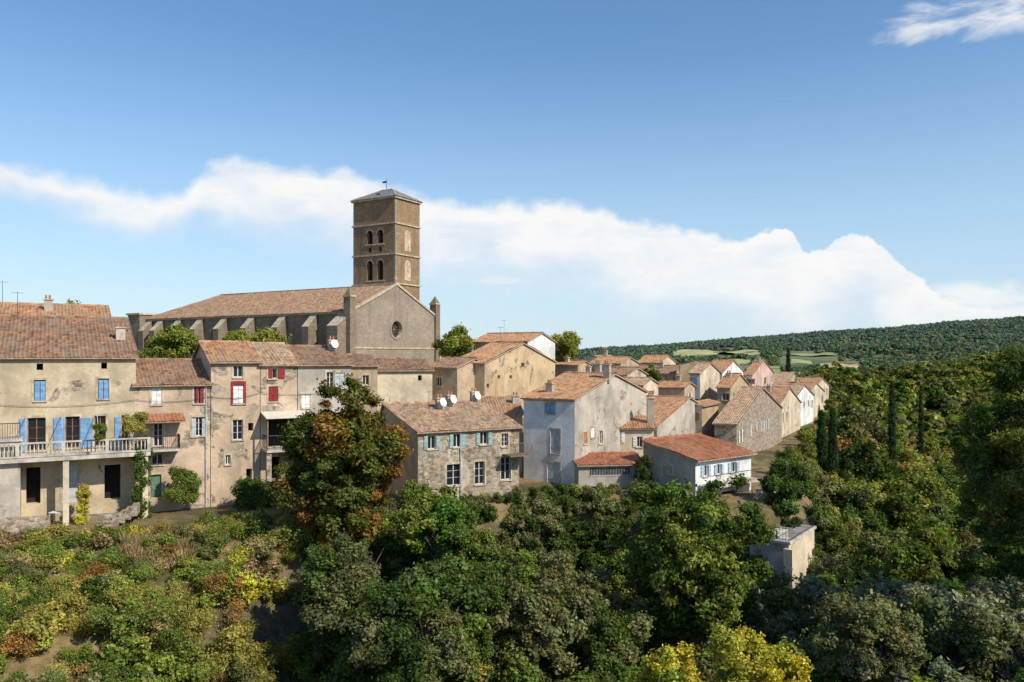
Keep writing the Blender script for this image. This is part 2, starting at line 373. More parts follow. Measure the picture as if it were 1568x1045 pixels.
# terrace slab, balustrade, columns
mt=MB();L=h1['L'];zt=-6.35;s0=L-9.4;s1=L+.7
mt.box(Q(s0,-2.2,zt-.28),h1['A']*(s1-s0),h1['B']*2.195,Vector((0,0,.28)),'conc')
for q in(.02,1.0): mt.box(Q(s0,-2.24,zt+.85*q-.0),h1['A']*(s1-s0),h1['B']*.18,Vector((0,0,.1)),'conc')
n=44
for i in range(n+1):
    s=s0+.1+(s1-s0-.2)*i/n
    if i%11==0: mt.box(Q(s-.1,-2.25,zt+.12),h1['A']*.2,h1['B']*.2,Vector((0,0,.73)),'conc')
    else:
        mt.tube(Q(s,-2.15,zt+.12),Q(s,-2.15,zt+.4),.025,.05,'conc',6); mt.tube(Q(s,-2.15,zt+.4),Q(s,-2.15,zt+.85),.05,.022,'conc',6)
for s in(s0+.3,s0+5.2,s1-.3): mt.box(Q(s-.17,-2.1,-11.5),h1['A']*.34,h1['B']*.34,Vector((0,0,zt-.282+11.5)),'cream')
for s in(s0+1,s0+3,s0+5,s0+7,s0+9):  # pergola hoops
    pr=None
    for k in range(7):
        an=k/6*math.pi/2; p=Q(s,-2.1+1.95*(1-math.cos(an)),zt+.9+1.0+ .55*math.sin(an))
        if pr: mt.tube(pr,p,.025,.025,'s_lblue',4)
        else: mt.tube(Q(s,-2.1,zt+.9),p,.025,.025,'s_lblue',4)
        pr=p
mt.obj('terrace',h1['E'])
gt=empty('garden_table'); mt=MB(); c=Q(L-4.6,-1.4,-10.75)
mt.box(c+Vector((-.5,-.3,.72)),(1.,0,0),(0,.6,0),(0,0,.04),'s_white')
for x in(-.45,.41):
    for y in(-.26,.22): mt.box(c+Vector((x,y,0)),(.04,0,0),(0,.04,0),(0,0,.718),'s_white')
mt.obj('table_parts',gt)
house('tiled_house',168,64,-30,uL=-80,D=9,ve=492,vb=560,pitch=.3,wm='tan',rm='t_or',ant=1,chim=[(.6,.3,.9)])
h2=house('balcony_house',322,56.9,-30,uL=206,D=9,ve=588,vb=768,pitch=.36,wm='pink',rm='t_br',
  ops=[('f',232,248,592,620,'c:white'),('f',297,312,591,618,'w:red'),('f',294,315,639,668,'w:grey'),('f',235,250,648,684,'w'),('f',230,247,727,762,'d:green'),('f',232,250,695,712,'w')])
mt=MB();Q=h2['Q']
mt.box(Q(.6,-1.1,-6.55),h2['A']*2.2,h2['B']*1.09,Vector((0,0,.15)),'conc')
for A,B in(((.65,-1.05),(2.75,-1.05)),((.65,-1.05),(.65,-.05)),((2.75,-1.05),(2.75,-.05))): railing(mt,Q(*A,-6.4),Q(*B,-6.4),.95,'iron')
slope(mt,Q(.4,-1.2,-4.55),Q(3.1,-1.2,-4.55),Q(.4,0,-4.1),Q(3.1,0,-4.1),'t_red')
mt.tube(Q(4.6,-.08,-10.8),Q(4.6,-.08,h2['ze']-.2),.045,.045,'s_grey',6)
mt.obj('balcony',h2['E'])
ms=MB()
for a in[(299.5,302.5,592,618),(306,311.5,592,618)]: shut(h2,*a,'s_red',ms,.02)
for a in[(293,300,641,668),(309,315,641,668)]: shut(h2,*a,'s_grey',ms,.02)
ms.obj('red_shutters',h2['E'])
h3=house('tall_pink_house',398,58.6,-30,uL=323,D=8,ve=554,vb=765,pitch=.32,wm='pink',rm='t_or',wl='grey',rf=.55,
  ops=[('f',357,372,560,578,'w:red'),('f',357,373,590,618,'c:white'),('f',356,372,643,674,'w'),('f',345,353,697,712,'w'),('f',380,388,648,660,'o'),('f',377,386,718,735,'o')])
ms=MB()
for a in[(353.5,357,584,621),(373,376.5,584,621),(357,373,584,590)]: shut(h3,*a,'s_red',ms,.0)
ms.obj('red_surround',h3['E'])
h4=house('balcony_house',455,60,-30,uL=399,D=9,ve=558,vb=740,pitch=.34,wm='pink',rm='t_lt',
  ops=[('f',411,424,565,580,'w:red'),('f',411,426,592,615,'c:red'),('f',408,452,640,684,'o'),('f',412,430,700,735,'o')])
mt=MB();Q=h4['Q'];L=h4['L']
mt.box(Q(.1,-1.6,-7.0),h4['A']*(L+.6),h4['B']*1.59,Vector((0,0,.18)),'conc')
railing(mt,Q(.15,-1.55,-6.8),Q(L+.65,-1.55,-6.8),1.,'iron',.15,.014); railing(mt,Q(.15,-1.55,-6.8),Q(.15,-.05,-6.8),1.,'iron',.15,.014)
for s in(.15,L/2+.3,L+.62): mt.box(Q(s-.05,-1.6,-6.8),h4['A']*.1,h4['B']*.1,Vector((0,0,2.3)),'wood')
mt.box(Q(0,-1.8,-4.55),h4['A']*(L+.9),Vector((h4['B'][0]*1.8,h4['B'][1]*1.8,.35)),Vector((0,0,.07)),'canvas')
mt.box(Q(.1,-1.5,-11),h4['A']*.35,h4['B']*.35,Vector((0,0,3.99)),'rubble')
mt.obj('covered_balcony',h4['E'])
ms=MB()
for a in[(411,417,565,580),(425,436,565,580)]: shut(h4,*a,'s_red',ms,.02)
ms.obj('red_shutters',h4['E'])
h5=house('grey_house',538,62.1,-30,uL=456,D=9,ve=558,vb=740,pitch=.3,wm='grey',rm='t_br',
  ops=[('f',462,475,604,625,'c:white'),('f',500,511,570,595,'w:white'),('f',513,528,571,594,'c:grey'),('f',465,480,650,680,'w'),('f',500,515,640,670,'w')],chim=[(.9,.4,.8)],dish=1)
hx=house('terrace_annex',31,49.6,-30,uL=-90,D=4,ve=676,vb=790,wm='grey',flat=True)
mt=MB(); railing(mt,hx['Q'](0,0,hx['ze']+.18),hx['Q'](hx['L'],0,hx['ze']+.18),.95,'iron'); mt.obj('railing',hx['E'])
# electric cable slung along the facades
cb_=MB(); pr=None
pts=[h1['Q'](h1['L']-8,-.1,-3.1),h1['Q'](h1['L'],-.1,-3.0),h2['Q'](h2['L'],-.1,-2.9),h3['Q'](h3['L'],-.1,-2.7),h5['Q'](h5['L'],-.1,-2.6)]
for p,q in zip(pts[:-1],pts[1:]):
    for k in range(8):
        f0,f1=k/8,(k+1)/8; a=p.lerp(q,f0)-Vector((0,0,.25*4*f0*(1-f0))); b=p.lerp(q,f1)-Vector((0,0,.25*4*f1*(1-f1))); cb_.tube(a,b,.015,.015,'iron',4)
cb_.obj('electric_cable')
# ------------------------------------------------------------ middle
house('stone_wing_house',578,73,-20,uL=538,D=9,ve=560,vb=640,pitch=.2,wm='tan',rm='t_br',ops=[('f',555,565,575,590,'w')])
house('plain_grey_house',662,75.5,-20,uL=577,D=8,ve=567,vb=650,pitch=.24,wm='cream',rm='t_br',ops=[('f',640,646,575,583,'o')])
house('stone_tower_house',700,78,31,uL=655,D=6,ve=563,vb=650,pitch=.28,wm='tan',rm='t_br',ops=[('f',668,676,578,592,'w')])
house('gabled_ochre_house',742,80,31,uL=692,uR=850,ve=556,vb=660,pitch=.27,wm='tan',wr='ochre',rm='t_or',
  ops=[('f',712,725,558,580,'w:grey'),('f',712,725,602,622,'w'),('r',798,803,556,562,'o'),('r',780,784,575,580,'o'),('r',762,766,575,580,'o'),('r',745,749,588,594,'o')],ant=1)
house('white_gabled_house',808,100,31,uL=725,uR=850,ve=523,vb=600,pitch=.3,wm='ochre',wr='white',rm='t_or',ops=[('f',784,792,527,536,'w')],ant=1)
h=house('long_stone_house',795,62.2,-30,uL=640,D=7.6,ve=654,z0=-14.2,ridge='x',rf=.9,pitch=.24,wm='patch',wl='tan',rm='t_lt',
  ops=[('f',655,667,668,688,'w:turq'),('f',694,706,665,685,'w:turq'),('f',735,747,661,681,'w:turq'),('f',684,706,711,744,'w'),('f',727,742,707,742,'w'),('f',767,782,700,735,'w'),('f',768,778,664,684,'w'),
       ('l',612,620,672,690,'w'),('l',605,614,705,720,'o')],chim=[(.47,.65,.9),(.62,.75,.9),(.95,.9,.8)],ant=1,dish=1)
ms=MB()
for a in[(649,654,668,689),(668,673,668,689),(688,693,665,686),(707,712,665,686),(729,734,661,682),(748,753,661,682)]: shut(h,*a,'s_turq',ms,.02)
Q=h['Q']
ms.box(Q(h['L']*.82,-1.3,-7.7),h['A']*1.9,h['B']*1.28,Vector((0,0,.12)),'wood'); railing(ms,Q(h['L']*.82,-1.25,-7.6),Q(h['L']*.82+1.9,-1.25,-7.6),.9,'wood',.15,.02)
ms.tube(Q(h['L']*.4,-.08,-12.5),Q(h['L']*.4,-.08,h['ze']-.2),.05,.05,'s_grey',6)
ms.obj('turquoise_shutters',h['E'])
house('low_tiled_house',800,70,-10,uL=742,D=8,ve=634,vb=720,pitch=.3,wm='grey',rm='t_or',ops=[('f',760,772,640,655,'w')],chim=[(.95,.3,.7)])
house('tall_white_house',880,66,31,uL=802,D=16,ve=612,z0=-13.8,pitch=.24,wm='white',wr='grey',rm='t_or',
  ops=[('f',843,857,658,695,'c:grey'),('f',838,857,709,742,'c:grey'),('f',835,849,617,634,'c:blue'),('r',893,899,662,680,'c:orange'),('r',905,911,655,670,'c:white'),('r',918,923,660,680,'w')],
  chim=[(.35,.1,.8),(.6,.55,1.1),(.98,.42,1.2)])
h=house('lean_to_house',988,65.5,-8,uL=886,D=3.4,ve=711,z0=-14.5,pitch=.13,rf=1.,wm='grey',rm='t_red',ops=[('f',903,968,714,730,'o'),('f',905,915,745,756,'o')])
mt=MB(); s0=hit(h['O'],h['a'],903);s1=hit(h['O'],h['a'],968); zz=zat(730,65); railing(mt,h['Q'](s0,-.04,zz),h['Q'](s1,-.04,zz),.8,'s_white',.13,.015); mt.obj('railing',h['E'])
house('cream_shuttered_house',1001,74,3,uL=922,D=6,ve=656,vb=725,pitch=.26,wm='cream',rm='t_or',ops=[('f',941,951,661,678,'b:white'),('f',975,984,669,685,'b:white')],chim=[(.97,.2,2.4)])
house('tiled_house',1006,80,31,uL=925,uR=1096,ve=653,vb=700,pitch=.24,wm='cream',wr='grey',rm='t_or')
h=house('red_roof_house',1065,62,51,uL=985,uR=1150,ve=705,z0=-14.6,ridge='y',rf=0.,pitch=.2,wm='grey',wr='white',rm='t_red',oh=.45,
  ops=[('r',1077,1084,713,730,'b:lblue'),('r',1097,1104,711,727,'b:lblue'),('r',1119,1127,708,724,'b:lblue'),('f',1017,1022,714,727,'w'),('f',1025,1030,714,727,'w'),
       ('r',1105,1128,752,775,'o'),('r',1075,1082,742,752,'o')])
mt=MB(); D=h['D'];Q=h['Q'];L=h['L']
mt.box(Q(L+.01,.3,-10.35),h['A']*1.1,h['B']*(D-.3),Vector((0,0,.2)),'conc'); railing(mt,Q(L+1.05,.3,-10.15),Q(L+1.05,D,-10.15),.85,'iron',.2,.010)
for i in range(16): mt.box(Q(L+1.15,D+1.0-i*.36,-10.2-i*.19-.5),h['A']*1.1,h['B']*.37,Vector((0,0,.5)),'conc')
mt.box(Q(L+2.25,D+1.3-16*.36,-15.5),h['A']*.22,h['B']*16*.36,Vector((0,0,2.6)),'cream')
a0=Q(L+2.3,D+1.2,-9.9);a1=Q(L+2.3,D+1.3-16*.36,-12.9)
for q in(.0,.45,.9): mt.tube(a0+Vector((0,0,q)),a1+Vector((0,0,q)),.03,.03,'s_white',4)
for i in range(9):
    p=a0.lerp(a1,i/8); mt.tube(p,p+Vector((0,0,.9)),.025,.025,'s_white',4)
mt.obj('outdoor_stairs',h['E'])
# ------------------------------------------------------------ back right cluster
R=[('village_house',1030,118,31,964,1060,573,640,'x','tan','tan','t_br'),('village_house',950,112,31,903,978,557,610,'x','cream','tan','t_or'),
('village_house',885,108,31,842,905,559,610,'x','tan','ochre','t_or'),('village_house',985,92,31,930,1008,590,650,'x','cream','cream','t_lt'),
('village_house',1048,100,31,1003,1064,594,650,'x','ochre','tan','t_or'),('village_house',1072,108,31,1056,1102,572,650,'x','white','cream','t_lt'),
('village_house',1118,104,31,1098,1146,594,655,'x','tan','ochre','t_or'),('village_house',1106,130,31,1076,1138,571,620,'x','cream','white','t_or'),
('pink_house',1152,142,31,1140,1184,574,610,'x','rose','rose','t_or'),('rubble_stone_house',1128,84,31,1094,1197,650,700,'x','rubble','rubble','t_lt'),
('village_house',1188,112,31,1135,1226,629,665,'x','tan','cream','t_or'),('village_house',1215,130,31,1165,1246,613,650,'x','cream','white','t_lt'),
('village_house',1236,150,31,1190,1262,604,640,'x','tan','cream','t_or'),('village_house',1248,176,31,1200,1269,593,625,'x','white','cream','t_or'),
('village_house',1204,165,31,1160,1226,590,620,'x','cream','tan','t_lt'),('village_house',1010,135,31,975,1035,556,610,'x','cream','cream','t_or'),
('village_house',925,125,31,895,950,550,600,'y','white','cream','t_or'),('village_house',1090,118,10,1040,1092,560,620,'y','ochre','ochre','t_or'),
('village_house',1165,100,31,1140,1180,612,660,'y','cream','ochre','t_br'),('village_house',960,100,31,925,990,575,640,'x','white','grey','t_br'),
('village_house',905,94,31,850,935,585,650,'x','ochre','tan','t_or'),('village_house',1075,90,31,1045,1100,622,670,'y','grey','ochre','t_or'),
('village_house',1140,122,20,1120,1150,600,650,'y','tan','cream','t_or')]
for i,(nm,uc,y,th,ul,ur,ve,vb,rd,w1,w2,rm) in enumerate(R):
    house(nm,uc,y,th+random.uniform(-4,4),uL=ul,uR=ur,ve=ve,vb=vb,ridge=rd,pitch=random.uniform(.22,.28),wm=w1,wr=w2,rm=rm,auto=i+11,chim=[(random.uniform(.2,.8),random.uniform(.3,.6),random.uniform(.6,1.1))] if i%2==0 else [],ant=1 if i%3==0 else 0)
h=house('garden_terrace',1208,55,36,uL=1148,uR=1247,ve=834,vb=985,wm='grey',wr='cream',flat=True)
mt=MB();Q=h['Q']
railing(mt,Q(0,0,h['ze']+.18),Q(h['L'],0,h['ze']+.18),.9,'iron',.2,.014); railing(mt,Q(h['L'],0,h['ze']+.18),Q(h['L'],h['D'],h['ze']+.18),.9,'iron',.2,.014)
mt.box(Q(h['L']-.3,-.25,h['z0']),h['A']*.6,h['B']*.24,Vector((0,0,h['ze']-h['z0']-.3)),'cream')
mt.obj('railing',h['E'])
fe=MB(); p0=P3(1238,884,54);p1=P3(1335,888,60); railing(fe,p0,p1,1.3,'iron',.25,.02); fe.box(p0-Vector((0,0,1)),p1-p0,Vector((.1,.35,0)),Vector((0,0,.98)),'rubble'); fe.obj('metal_fence')
# ------------------------------------------------------------ church
E=empty('stone_church'); mw,mr,mg,ms=MB(),MB(),MB(),MB()
C0=V2(ray(540)*110,110.); d2=V2(.515,.857).normalized(); d1=V2(-.857,.515).normalized()
W=19.;LN=46.;ze=6.2;zr=10.45;z0=-6.
Q=lambda s,t,z: W3(C0+d2*s+d1*t,z); A3=Vector((*d2,0));B3=Vector((*d1,0));Z=Vector((0,0,1))
oc=(W/2,3.9);R0=1.25
nseg=24
outer=[(0,z0),(W,z0),(W,ze),(W/2,zr),(0,ze)]
def rayout(t):
    dx,dz=math.cos(t),math.sin(t);best=1e9
    for i in range(5):
        (x0,y0),(x1,y1)=outer[i],outer[(i+1)%5]; ex,ey=x1-x0,y1-y0
        den=dx*ey-dz*ex
        if abs(den)<1e-9: continue
        k=((x0-oc[0])*ey-(y0-oc[1])*ex)/den; m=((x0-oc[0])*dz-(y0-oc[1])*dx)/den
        if k>0 and -1e-6<=m<=1+1e-6: best=min(best,k)
    return (oc[0]+dx*best,oc[1]+dz*best)
ang=sorted([2*math.pi*i/nseg for i in range(nseg)]+[math.atan2(y-oc[1],x-oc[0])%(2*math.pi) for x,y in outer])
for i in range(len(ang)):
    t0=ang[i];t1=ang[(i+1)%len(ang)]
    if i==len(ang)-1:t1+=2*math.pi
    if t1-t0<1e-5: continue
    a=(oc[0]+R0*math.cos(t0),oc[1]+R0*math.sin(t0));b=(oc[0]+R0*math.cos(t1),oc[1]+R0*math.sin(t1));c=rayout(t1-1e-7);e=rayout(t0+1e-7)
    mw.face([Q(p[0],0,p[1]) for p in(a,b,c,e)],'ashg',[a,b,c,e])
    mw.face([Q(a[0],0,a[1]),Q(b[0],0,b[1]),Q(b[0],.7,b[1]),Q(a[0],.7,a[1])],'dress')
    ro=1.28;aa,bb=[(oc[0]+(x-oc[0])*ro,oc[1]+(y-oc[1])*ro) for x,y in(a,b)]
    mw.face([Q(a[0],-.08,a[1]),Q(b[0],-.08,b[1]),Q(bb[0],-.08,bb[1]),Q(aa[0],-.08,aa[1])],'ashg')
    mw.face([Q(aa[0],-.08,aa[1]),Q(bb[0],-.08,bb[1]),Q(bb[0],0,bb[1]),Q(aa[0],0,aa[1])],'ashg')
    mw.face([Q(a[0],-.08,a[1]),Q(b[0],-.08,b[1]),Q(b[0],0,b[1]),Q(a[0],0,a[1])],'dress')
mg.face([Q(oc[0]+R0*math.cos(t),.6,oc[1]+R0*math.sin(t)) for t in np.linspace(0,2*math.pi,nseg,endpoint=False)],'glass')
for k in range(6):
    t=k*math.pi/6; dx,dz=math.cos(t)*R0,math.sin(t)*R0
    mg.tube(Q(oc[0]-dx,.5,oc[1]-dz),Q(oc[0]+dx,.5,oc[1]+dz),.035,.035,'ash',4)
wall(mw,mg,ms,C0+d2*W,d1,d2,LN,z0,ze,[],'ash')
nb=[.4]+[hit(C0-d2*1.9,d1,u) for u in(472,424,376,334,297,264,236)]+[LN-2]
ops=[]
for k,(a,b) in enumerate(zip(nb[:-1],nb[1:])):
    c=(a+b)/2+.7
    if k%2==0: ops.append((c-.45,c+.45,1.4,4.2,'arch'))
wall(mw,mg,ms,C0,d1,-d2,LN,z0,ze,ops,'ash')
mw.box(Q(-.25,.1,ze-.35),B3*(LN-.1),A3*.25,Z*.3,'dress')
for i,t in enumerate(nb):
    w=1.3 if i else 2.0; pj=1.9 if i else 2.6; top=ze-.9
    mw.box(Q(-pj,t,z0),B3*w,A3*(pj-.002),Z*(top-1.2-z0),'ash')
    up=[Q(-pj,t,top-1.19),Q(-pj,t+w,top-1.19),Q(0,t+w,top+.7),Q(0,t,top+.7)]
    mw.face(up,'dress'); mw.face([Q(-pj,t,top-1.2),Q(0,t,top-1.2),up[3]],'ash',[(0,0),(1.9,0),(1.9,1.9)]); mw.face([Q(-pj,t+w,top-1.2),Q(0,t+w,top-1.2),up[2]],'ash',[(0,0),(1.9,0),(1.9,1.9)])
for s in(-.9,W-.2):
    mw.box(Q(s,-.35,z0),A3*1.1,B3*1.2,Z*(ze+1.9-z0),'ash')
    mw.box(Q(s-.1,-.45,ze+1.9),A3*1.3,B3*1.4,Z*.22,'dress')
    ap=Q(s+.55,.25,ze+3.3); c=[Q(s,-.35,ze+2.12),Q(s+1.1,-.35,ze+2.12),Q(s+1.1,.85,ze+2.12),Q(s,.85,ze+2.12)]
    for i in range(4): mw.face([c[i],c[(i+1)%4],ap],'ash')
mw.box(Q(.3,-.12,1.0),A3*(W-.6),B3*.118,Z*.22,'dress')
for s0_,s1_,za,zb in((-.2,W/2,ze-.05,zr),(W+.2,W/2,ze-.05,zr)):
    p=Q(s0_,-.18,za);q=Q(s1_,-.18,zb); mw.box(p,q-p,B3*.5,Z*.3,'dress')
mw.tube(Q(W/2,.1,zr+.2),Q(W/2,.1,zr+1.4),.09,.06,'dress',6); mw.box(Q(W/2-.4,.05,zr+.95),A3*.8,B3*.12,Z*.14,'dress')
TH=LN-7.
slope(mr,Q(-.4,.35,ze-.15),Q(-.4,LN+.3,ze-.15),Q(W/2,.35,zr),Q(W/2,TH,zr),'t_nv',.34)
slope(mr,Q(W+.4,.35,ze-.15),Q(W+.4,LN+.3,ze-.15),Q(W/2,.35,zr),Q(W/2,TH,zr),'t_nv',.34)
slope(mr,Q(-.4,LN+.3,ze-.15),Q(W+.4,LN+.3,ze-.15),Q(W/2,TH,zr),Q(W/2,TH,zr),'t_nv',.34)
ridgecap(mr,Q(W/2,.35,zr),Q(W/2,TH,zr),'t_nv')
wall(mw,mg,ms,C0+d1*LN,d2,d1,W,z0,ze,[],'ash')
mw.box(Q(-1.5,LN-.5,z0),A3*4,B3*3.2,Z*(ze+.6-z0),'ash'); mw.box(Q(-1.7,LN-.7,ze+.6),A3*4.4,B3*3.6,Z*.3,'dress')
# tower
T0=V2(ray(605)*130,130.); tw,td=9.0,6.5; TQ=lambda s,t,z: W3(T0+d1*s+d2*t,z)
lv=[-6.,zat(434,130),zat(388.5,130),zat(341,130),zat(303,130)]
for i in range(4):
    za,zb=lv[i],lv[i+1]; opsL=[]
    if i in(1,2):
        for c in(tw*.35,tw*.60): opsL.append((c-.6,c+.6,za+(.7 if i==1 else 1.9),zb-.9,'arch'))
        if i==2:
            for c in(tw*.35,tw*.60): opsL.append((c-.32,c+.32,za+.5,za+1.3,'o'))
    mat='asht'
    wall(mw,mg,ms,T0,d1,-d2,tw,za,zb,opsL,mat,sur=None); wall(mw,mg,ms,T0,d2,-d1,td,za,zb,[],mat)
    wall(mw,mg,ms,T0+d1*tw,d2,d1,td,za,zb,[],mat); wall(mw,mg,ms,T0+d2*td,d1,d2,tw,za,zb,[],mat)
    if i>0: mw.box(TQ(-.2,-.2,za-.12),B3*(tw+.4),A3*(td+.4),Z*.24,'dress')
    if i in(1,2):
        h0=za+.7;h1_=zb-.8;c=td*.5;r=.8
        pts=[(c-r,h0),(c+r,h0)]+[(c+r*math.cos(t),h1_-r+r*math.sin(t)) for t in np.linspace(0,math.pi,9)]
        mw.face([TQ(-.025,x,z) for x,z in pts],'dress')
    if i in(1,2): mw.box(TQ(tw*.35-.9,-.1,opsL[0][2]-.25),B3*(tw*.25+1.8),A3*.098,Z*.2,'dress')
for s,t in((0,0),(tw,0),(0,td)):
    for k in range(60):
        z=lv[1]+k*.27
        if z>lv[4]-.4: break
        w=.5 if k%2 else .3
        if (s,t)==(0,0): mw.box(TQ(-.02,-.02,z),B3*w,A3*(.8-w),Z*.255,'ashg')
        elif t==0: mw.box(TQ(tw-w,-.02,z),B3*(w+.02),A3*.3,Z*.255,'ashg')
        else: mw.box(TQ(-.02,td-w,z),B3*.3,A3*(w+.02),Z*.255,'ashg')
mw.box(TQ(-.3,-.3,lv[4]),B3*(tw+.6),A3*(td+.6),Z*.3,'dress')
ap0=TQ(tw*.36,td/2,lv[4]+2.35);ap1=TQ(tw*.64,td/2,lv[4]+2.35); c=[TQ(-.45,-.45,lv[4]+.3),TQ(tw+.45,-.45,lv[4]+.3),TQ(tw+.45,td+.45,lv[4]+.3),TQ(-.45,td+.45,lv[4]+.3)]
mr.face([c[0],c[1],ap1,ap0],'slate'); mr.face([c[1],c[2],ap1],'slate'); mr.face([c[2],c[3],ap0,ap1],'slate'); mr.face([c[3],c[0],ap0],'slate')
for a,b in((c[0],ap0),(c[1],ap1),(ap0,ap1),(c[3],ap0)): mr.tube(a,b,.1,.1,'dress',5)
mr.tube((ap0+ap1)/2,(ap0+ap1)/2+Z*1.8,.05,.03,'iron',5); mr.box((ap0+ap1)/2+Z*1.2,B3*.9,A3*.04,Z*.3,'iron')
mr.box(TQ(tw*.42,td*.12,lv[4]+.75),B3*.9,A3*.8,Z*.6,'slate')
mw.obj('walls',E); mr.obj('roof',E); mg.obj('windows',E); ms.obj('doors',E)
print('T buildings',time.time()-T00)
# ------------------------------------------------------------ terrain
def S(x,a,b):
    t=np.clip((x-a)/(b-a),0,1); return t*t*(3-2*t)
CL=np.array([(-160,10),(-70,34),(-33,44.5),(-25,50),(-14,54),(-9,55.5),(-6,56.5),(0,60),(2.5,63.8),(11,63.6),(13.5,60.5),(19,61),(23,66),(27,82),(33,95),(42,114),(60,152),(72,182),(104,262),(130,340),(160,500)],float)
def sd(x,y):
    best=np.full(x.shape,1e9);sg=np.ones(x.shape)
    for (ax,ay),(bx,by) in zip(CL[:-1],CL[1:]):
        dx,dy=bx-ax,by-ay;l2=dx*dx+dy*dy
        t=np.clip(((x-ax)*dx+(y-ay)*dy)/l2,0,1);ex=x-ax-t*dx;ey=y-ay-t*dy;d=np.hypot(ex,ey)
        m=d<best-1e-9; best=np.where(m,d,best); sg=np.where(m,np.sign(dx*(y-ay)-dy*(x-ax)),sg)
    return best*sg
def fb(x,y,sc,sd_=0):
    r=np.zeros(x.shape);a=1.
    for o in range(4):
        k=2**o/sc
        r+=a*np.sin(x*k*2.1+1.3*np.sin(y*k*1.7+o+sd_)+o*1.9+sd_)*np.cos(y*k*2.3+1.1*np.sin(x*k*1.9+o*2.1)+sd_*.7);a*=.5
    return r
def H(x,y,d=None):
    x=np.asarray(x,float);y=np.asarray(y,float)
    if d is None: d=sd(x,y)
    zv=-10.8+7.5*S(y,64,105)*(1-S(x,-5,35))-1.2*S(x,5,40)
    zl=-22.5+7.5*(1-S(x,-24,-6)); zl=zl+9*(1-S(y,0,26)); zl=zl+6.5*S(x,13,23)*(1-S(y,44,64))
    Wd=8+10*(1-S(x,-22,-8))+16*S(x,22,50)
    t=S(d/Wd,-1,0.)
    z=zl+(zv-zl)*t
    rh=.30*np.maximum(0,x-(45+.2*y)); rh=30*(1-np.exp(-rh/30)); z=z+rh*(1-S(y,380,600))*S(y,20,90)
    z=z+(-20-z)*S(y,320,480)
    rid=4+np.clip(x-127,-400,1500)*.075
    z=z+(rid+20)*(.45*S(y,700,1150)+.55*S(y,1250,1900))+fb(x,y,170)*6.5*S(y,700,1000)*(1-.6*S(y,1500,1900))
    z=z-40*S(y,2300,4000)
    z=z+fb(x,y,9,2)*.25*(1-S(d,-2,3))*(1-S(y,300,500))
    return z
def axis(lo,hi,st,far):
    a=list(np.arange(lo,hi+.1,st));s=st
    while a[-1]<far: s*=1.09; a.append(a[-1]+s)
    s=st;b=[lo]
    while b[-1]>-far: s*=1.12; b.append(b[-1]-s)
    return np.array(b[:0:-1]+a)
xs=axis(-70,150,1.6,7000); ys=axis(-10,300,1.6,9000); ys=ys[ys>-600]
X,Y=np.meshgrid(xs,ys); Zt=H(X,Y)
nx,ny=len(xs),len(ys)
me=bpy.data.meshes.new('ground'); vs=np.stack([X,Y,Zt],-1).reshape(-1,3)
idx=np.arange(nx*ny).reshape(ny,nx); q=np.stack([idx[:-1,:-1],idx[:-1,1:],idx[1:,1:],idx[1:,:-1]],-1).reshape(-1,4)
me.from_pydata(vs.tolist(),[],q.tolist()); me.polygons.foreach_set('use_smooth',[True]*len(me.polygons))
m,t,b=newmat('hillside_ground'); co=t.n('ShaderNodeTexCoord').outputs['Object']
n1=t.noise(co,.12,6,.6,.5);n2=t.noise(co,1.5,6,.7);n3=t.noise(co,.012,5,.6)
col=t.mix(t.mr(n1,.38,.56),(.08,.08,.03),(.27,.19,.09)); col=t.mix(t.mr(n2,.4,.7,0,.6),col,(.05,.045,.02))
geo=t.n('ShaderNodeNewGeometry'); sx=t.n('ShaderNodeSeparateXYZ'); t.l(geo.outputs['Normal'],sx.inputs[0])
rock=t.mix(t.mr(n2,.35,.65),(.05,.05,.03),(.16,.135,.095)); col=t.mix(t.mr(sx.outputs[2],.55,.72,.9,0),col,rock)
px=t.n('ShaderNodeSeparateXYZ'); t.l(co,px.inputs[0]); far=t.mr(px.outputs[1],300,450)
fc=t.mix(t.mr(n3,.4,.6),(.085,.11,.055),(.16,.17,.085)); col=t.mix(far,col,fc)
t.l(col,b.inputs['Base Color']); b.inputs['Roughness'].default_value=.95
bp=t.n('ShaderNodeBump'); bp.inputs['Strength'].default_value=.8; bp.inputs['Distance'].default_value=.3; t.l(n2,bp.inputs['Height']); t.l(bp.outputs[0],b.inputs['Normal'])
me.materials.append(m); g=bpy.data.objects.new('ground',me); scene.collection.objects.link(g)
def hitground(u,v):
    r=ray(u); Yv=np.linspace(380,2200,3000); zz=zat(v,Yv); hh=H(r*Yv,Yv); k=np.where(hh>=zz)[0]
    y=Yv[k[0]] if len(k) else 2000; return np.array([r*y,y])
fields=[((1030,1172,537,544),(.40,.38,.18)),((1160,1205,563,578),(.20,.28,.10)),((1250,1325,558,571),(.50,.39,.22)),((1100,1160,553,559),(.35,.35,.16)),((1205,1245,551,557),(.26,.30,.12)),((1190,1290,541,545),(.24,.28,.12))]
FP=[]
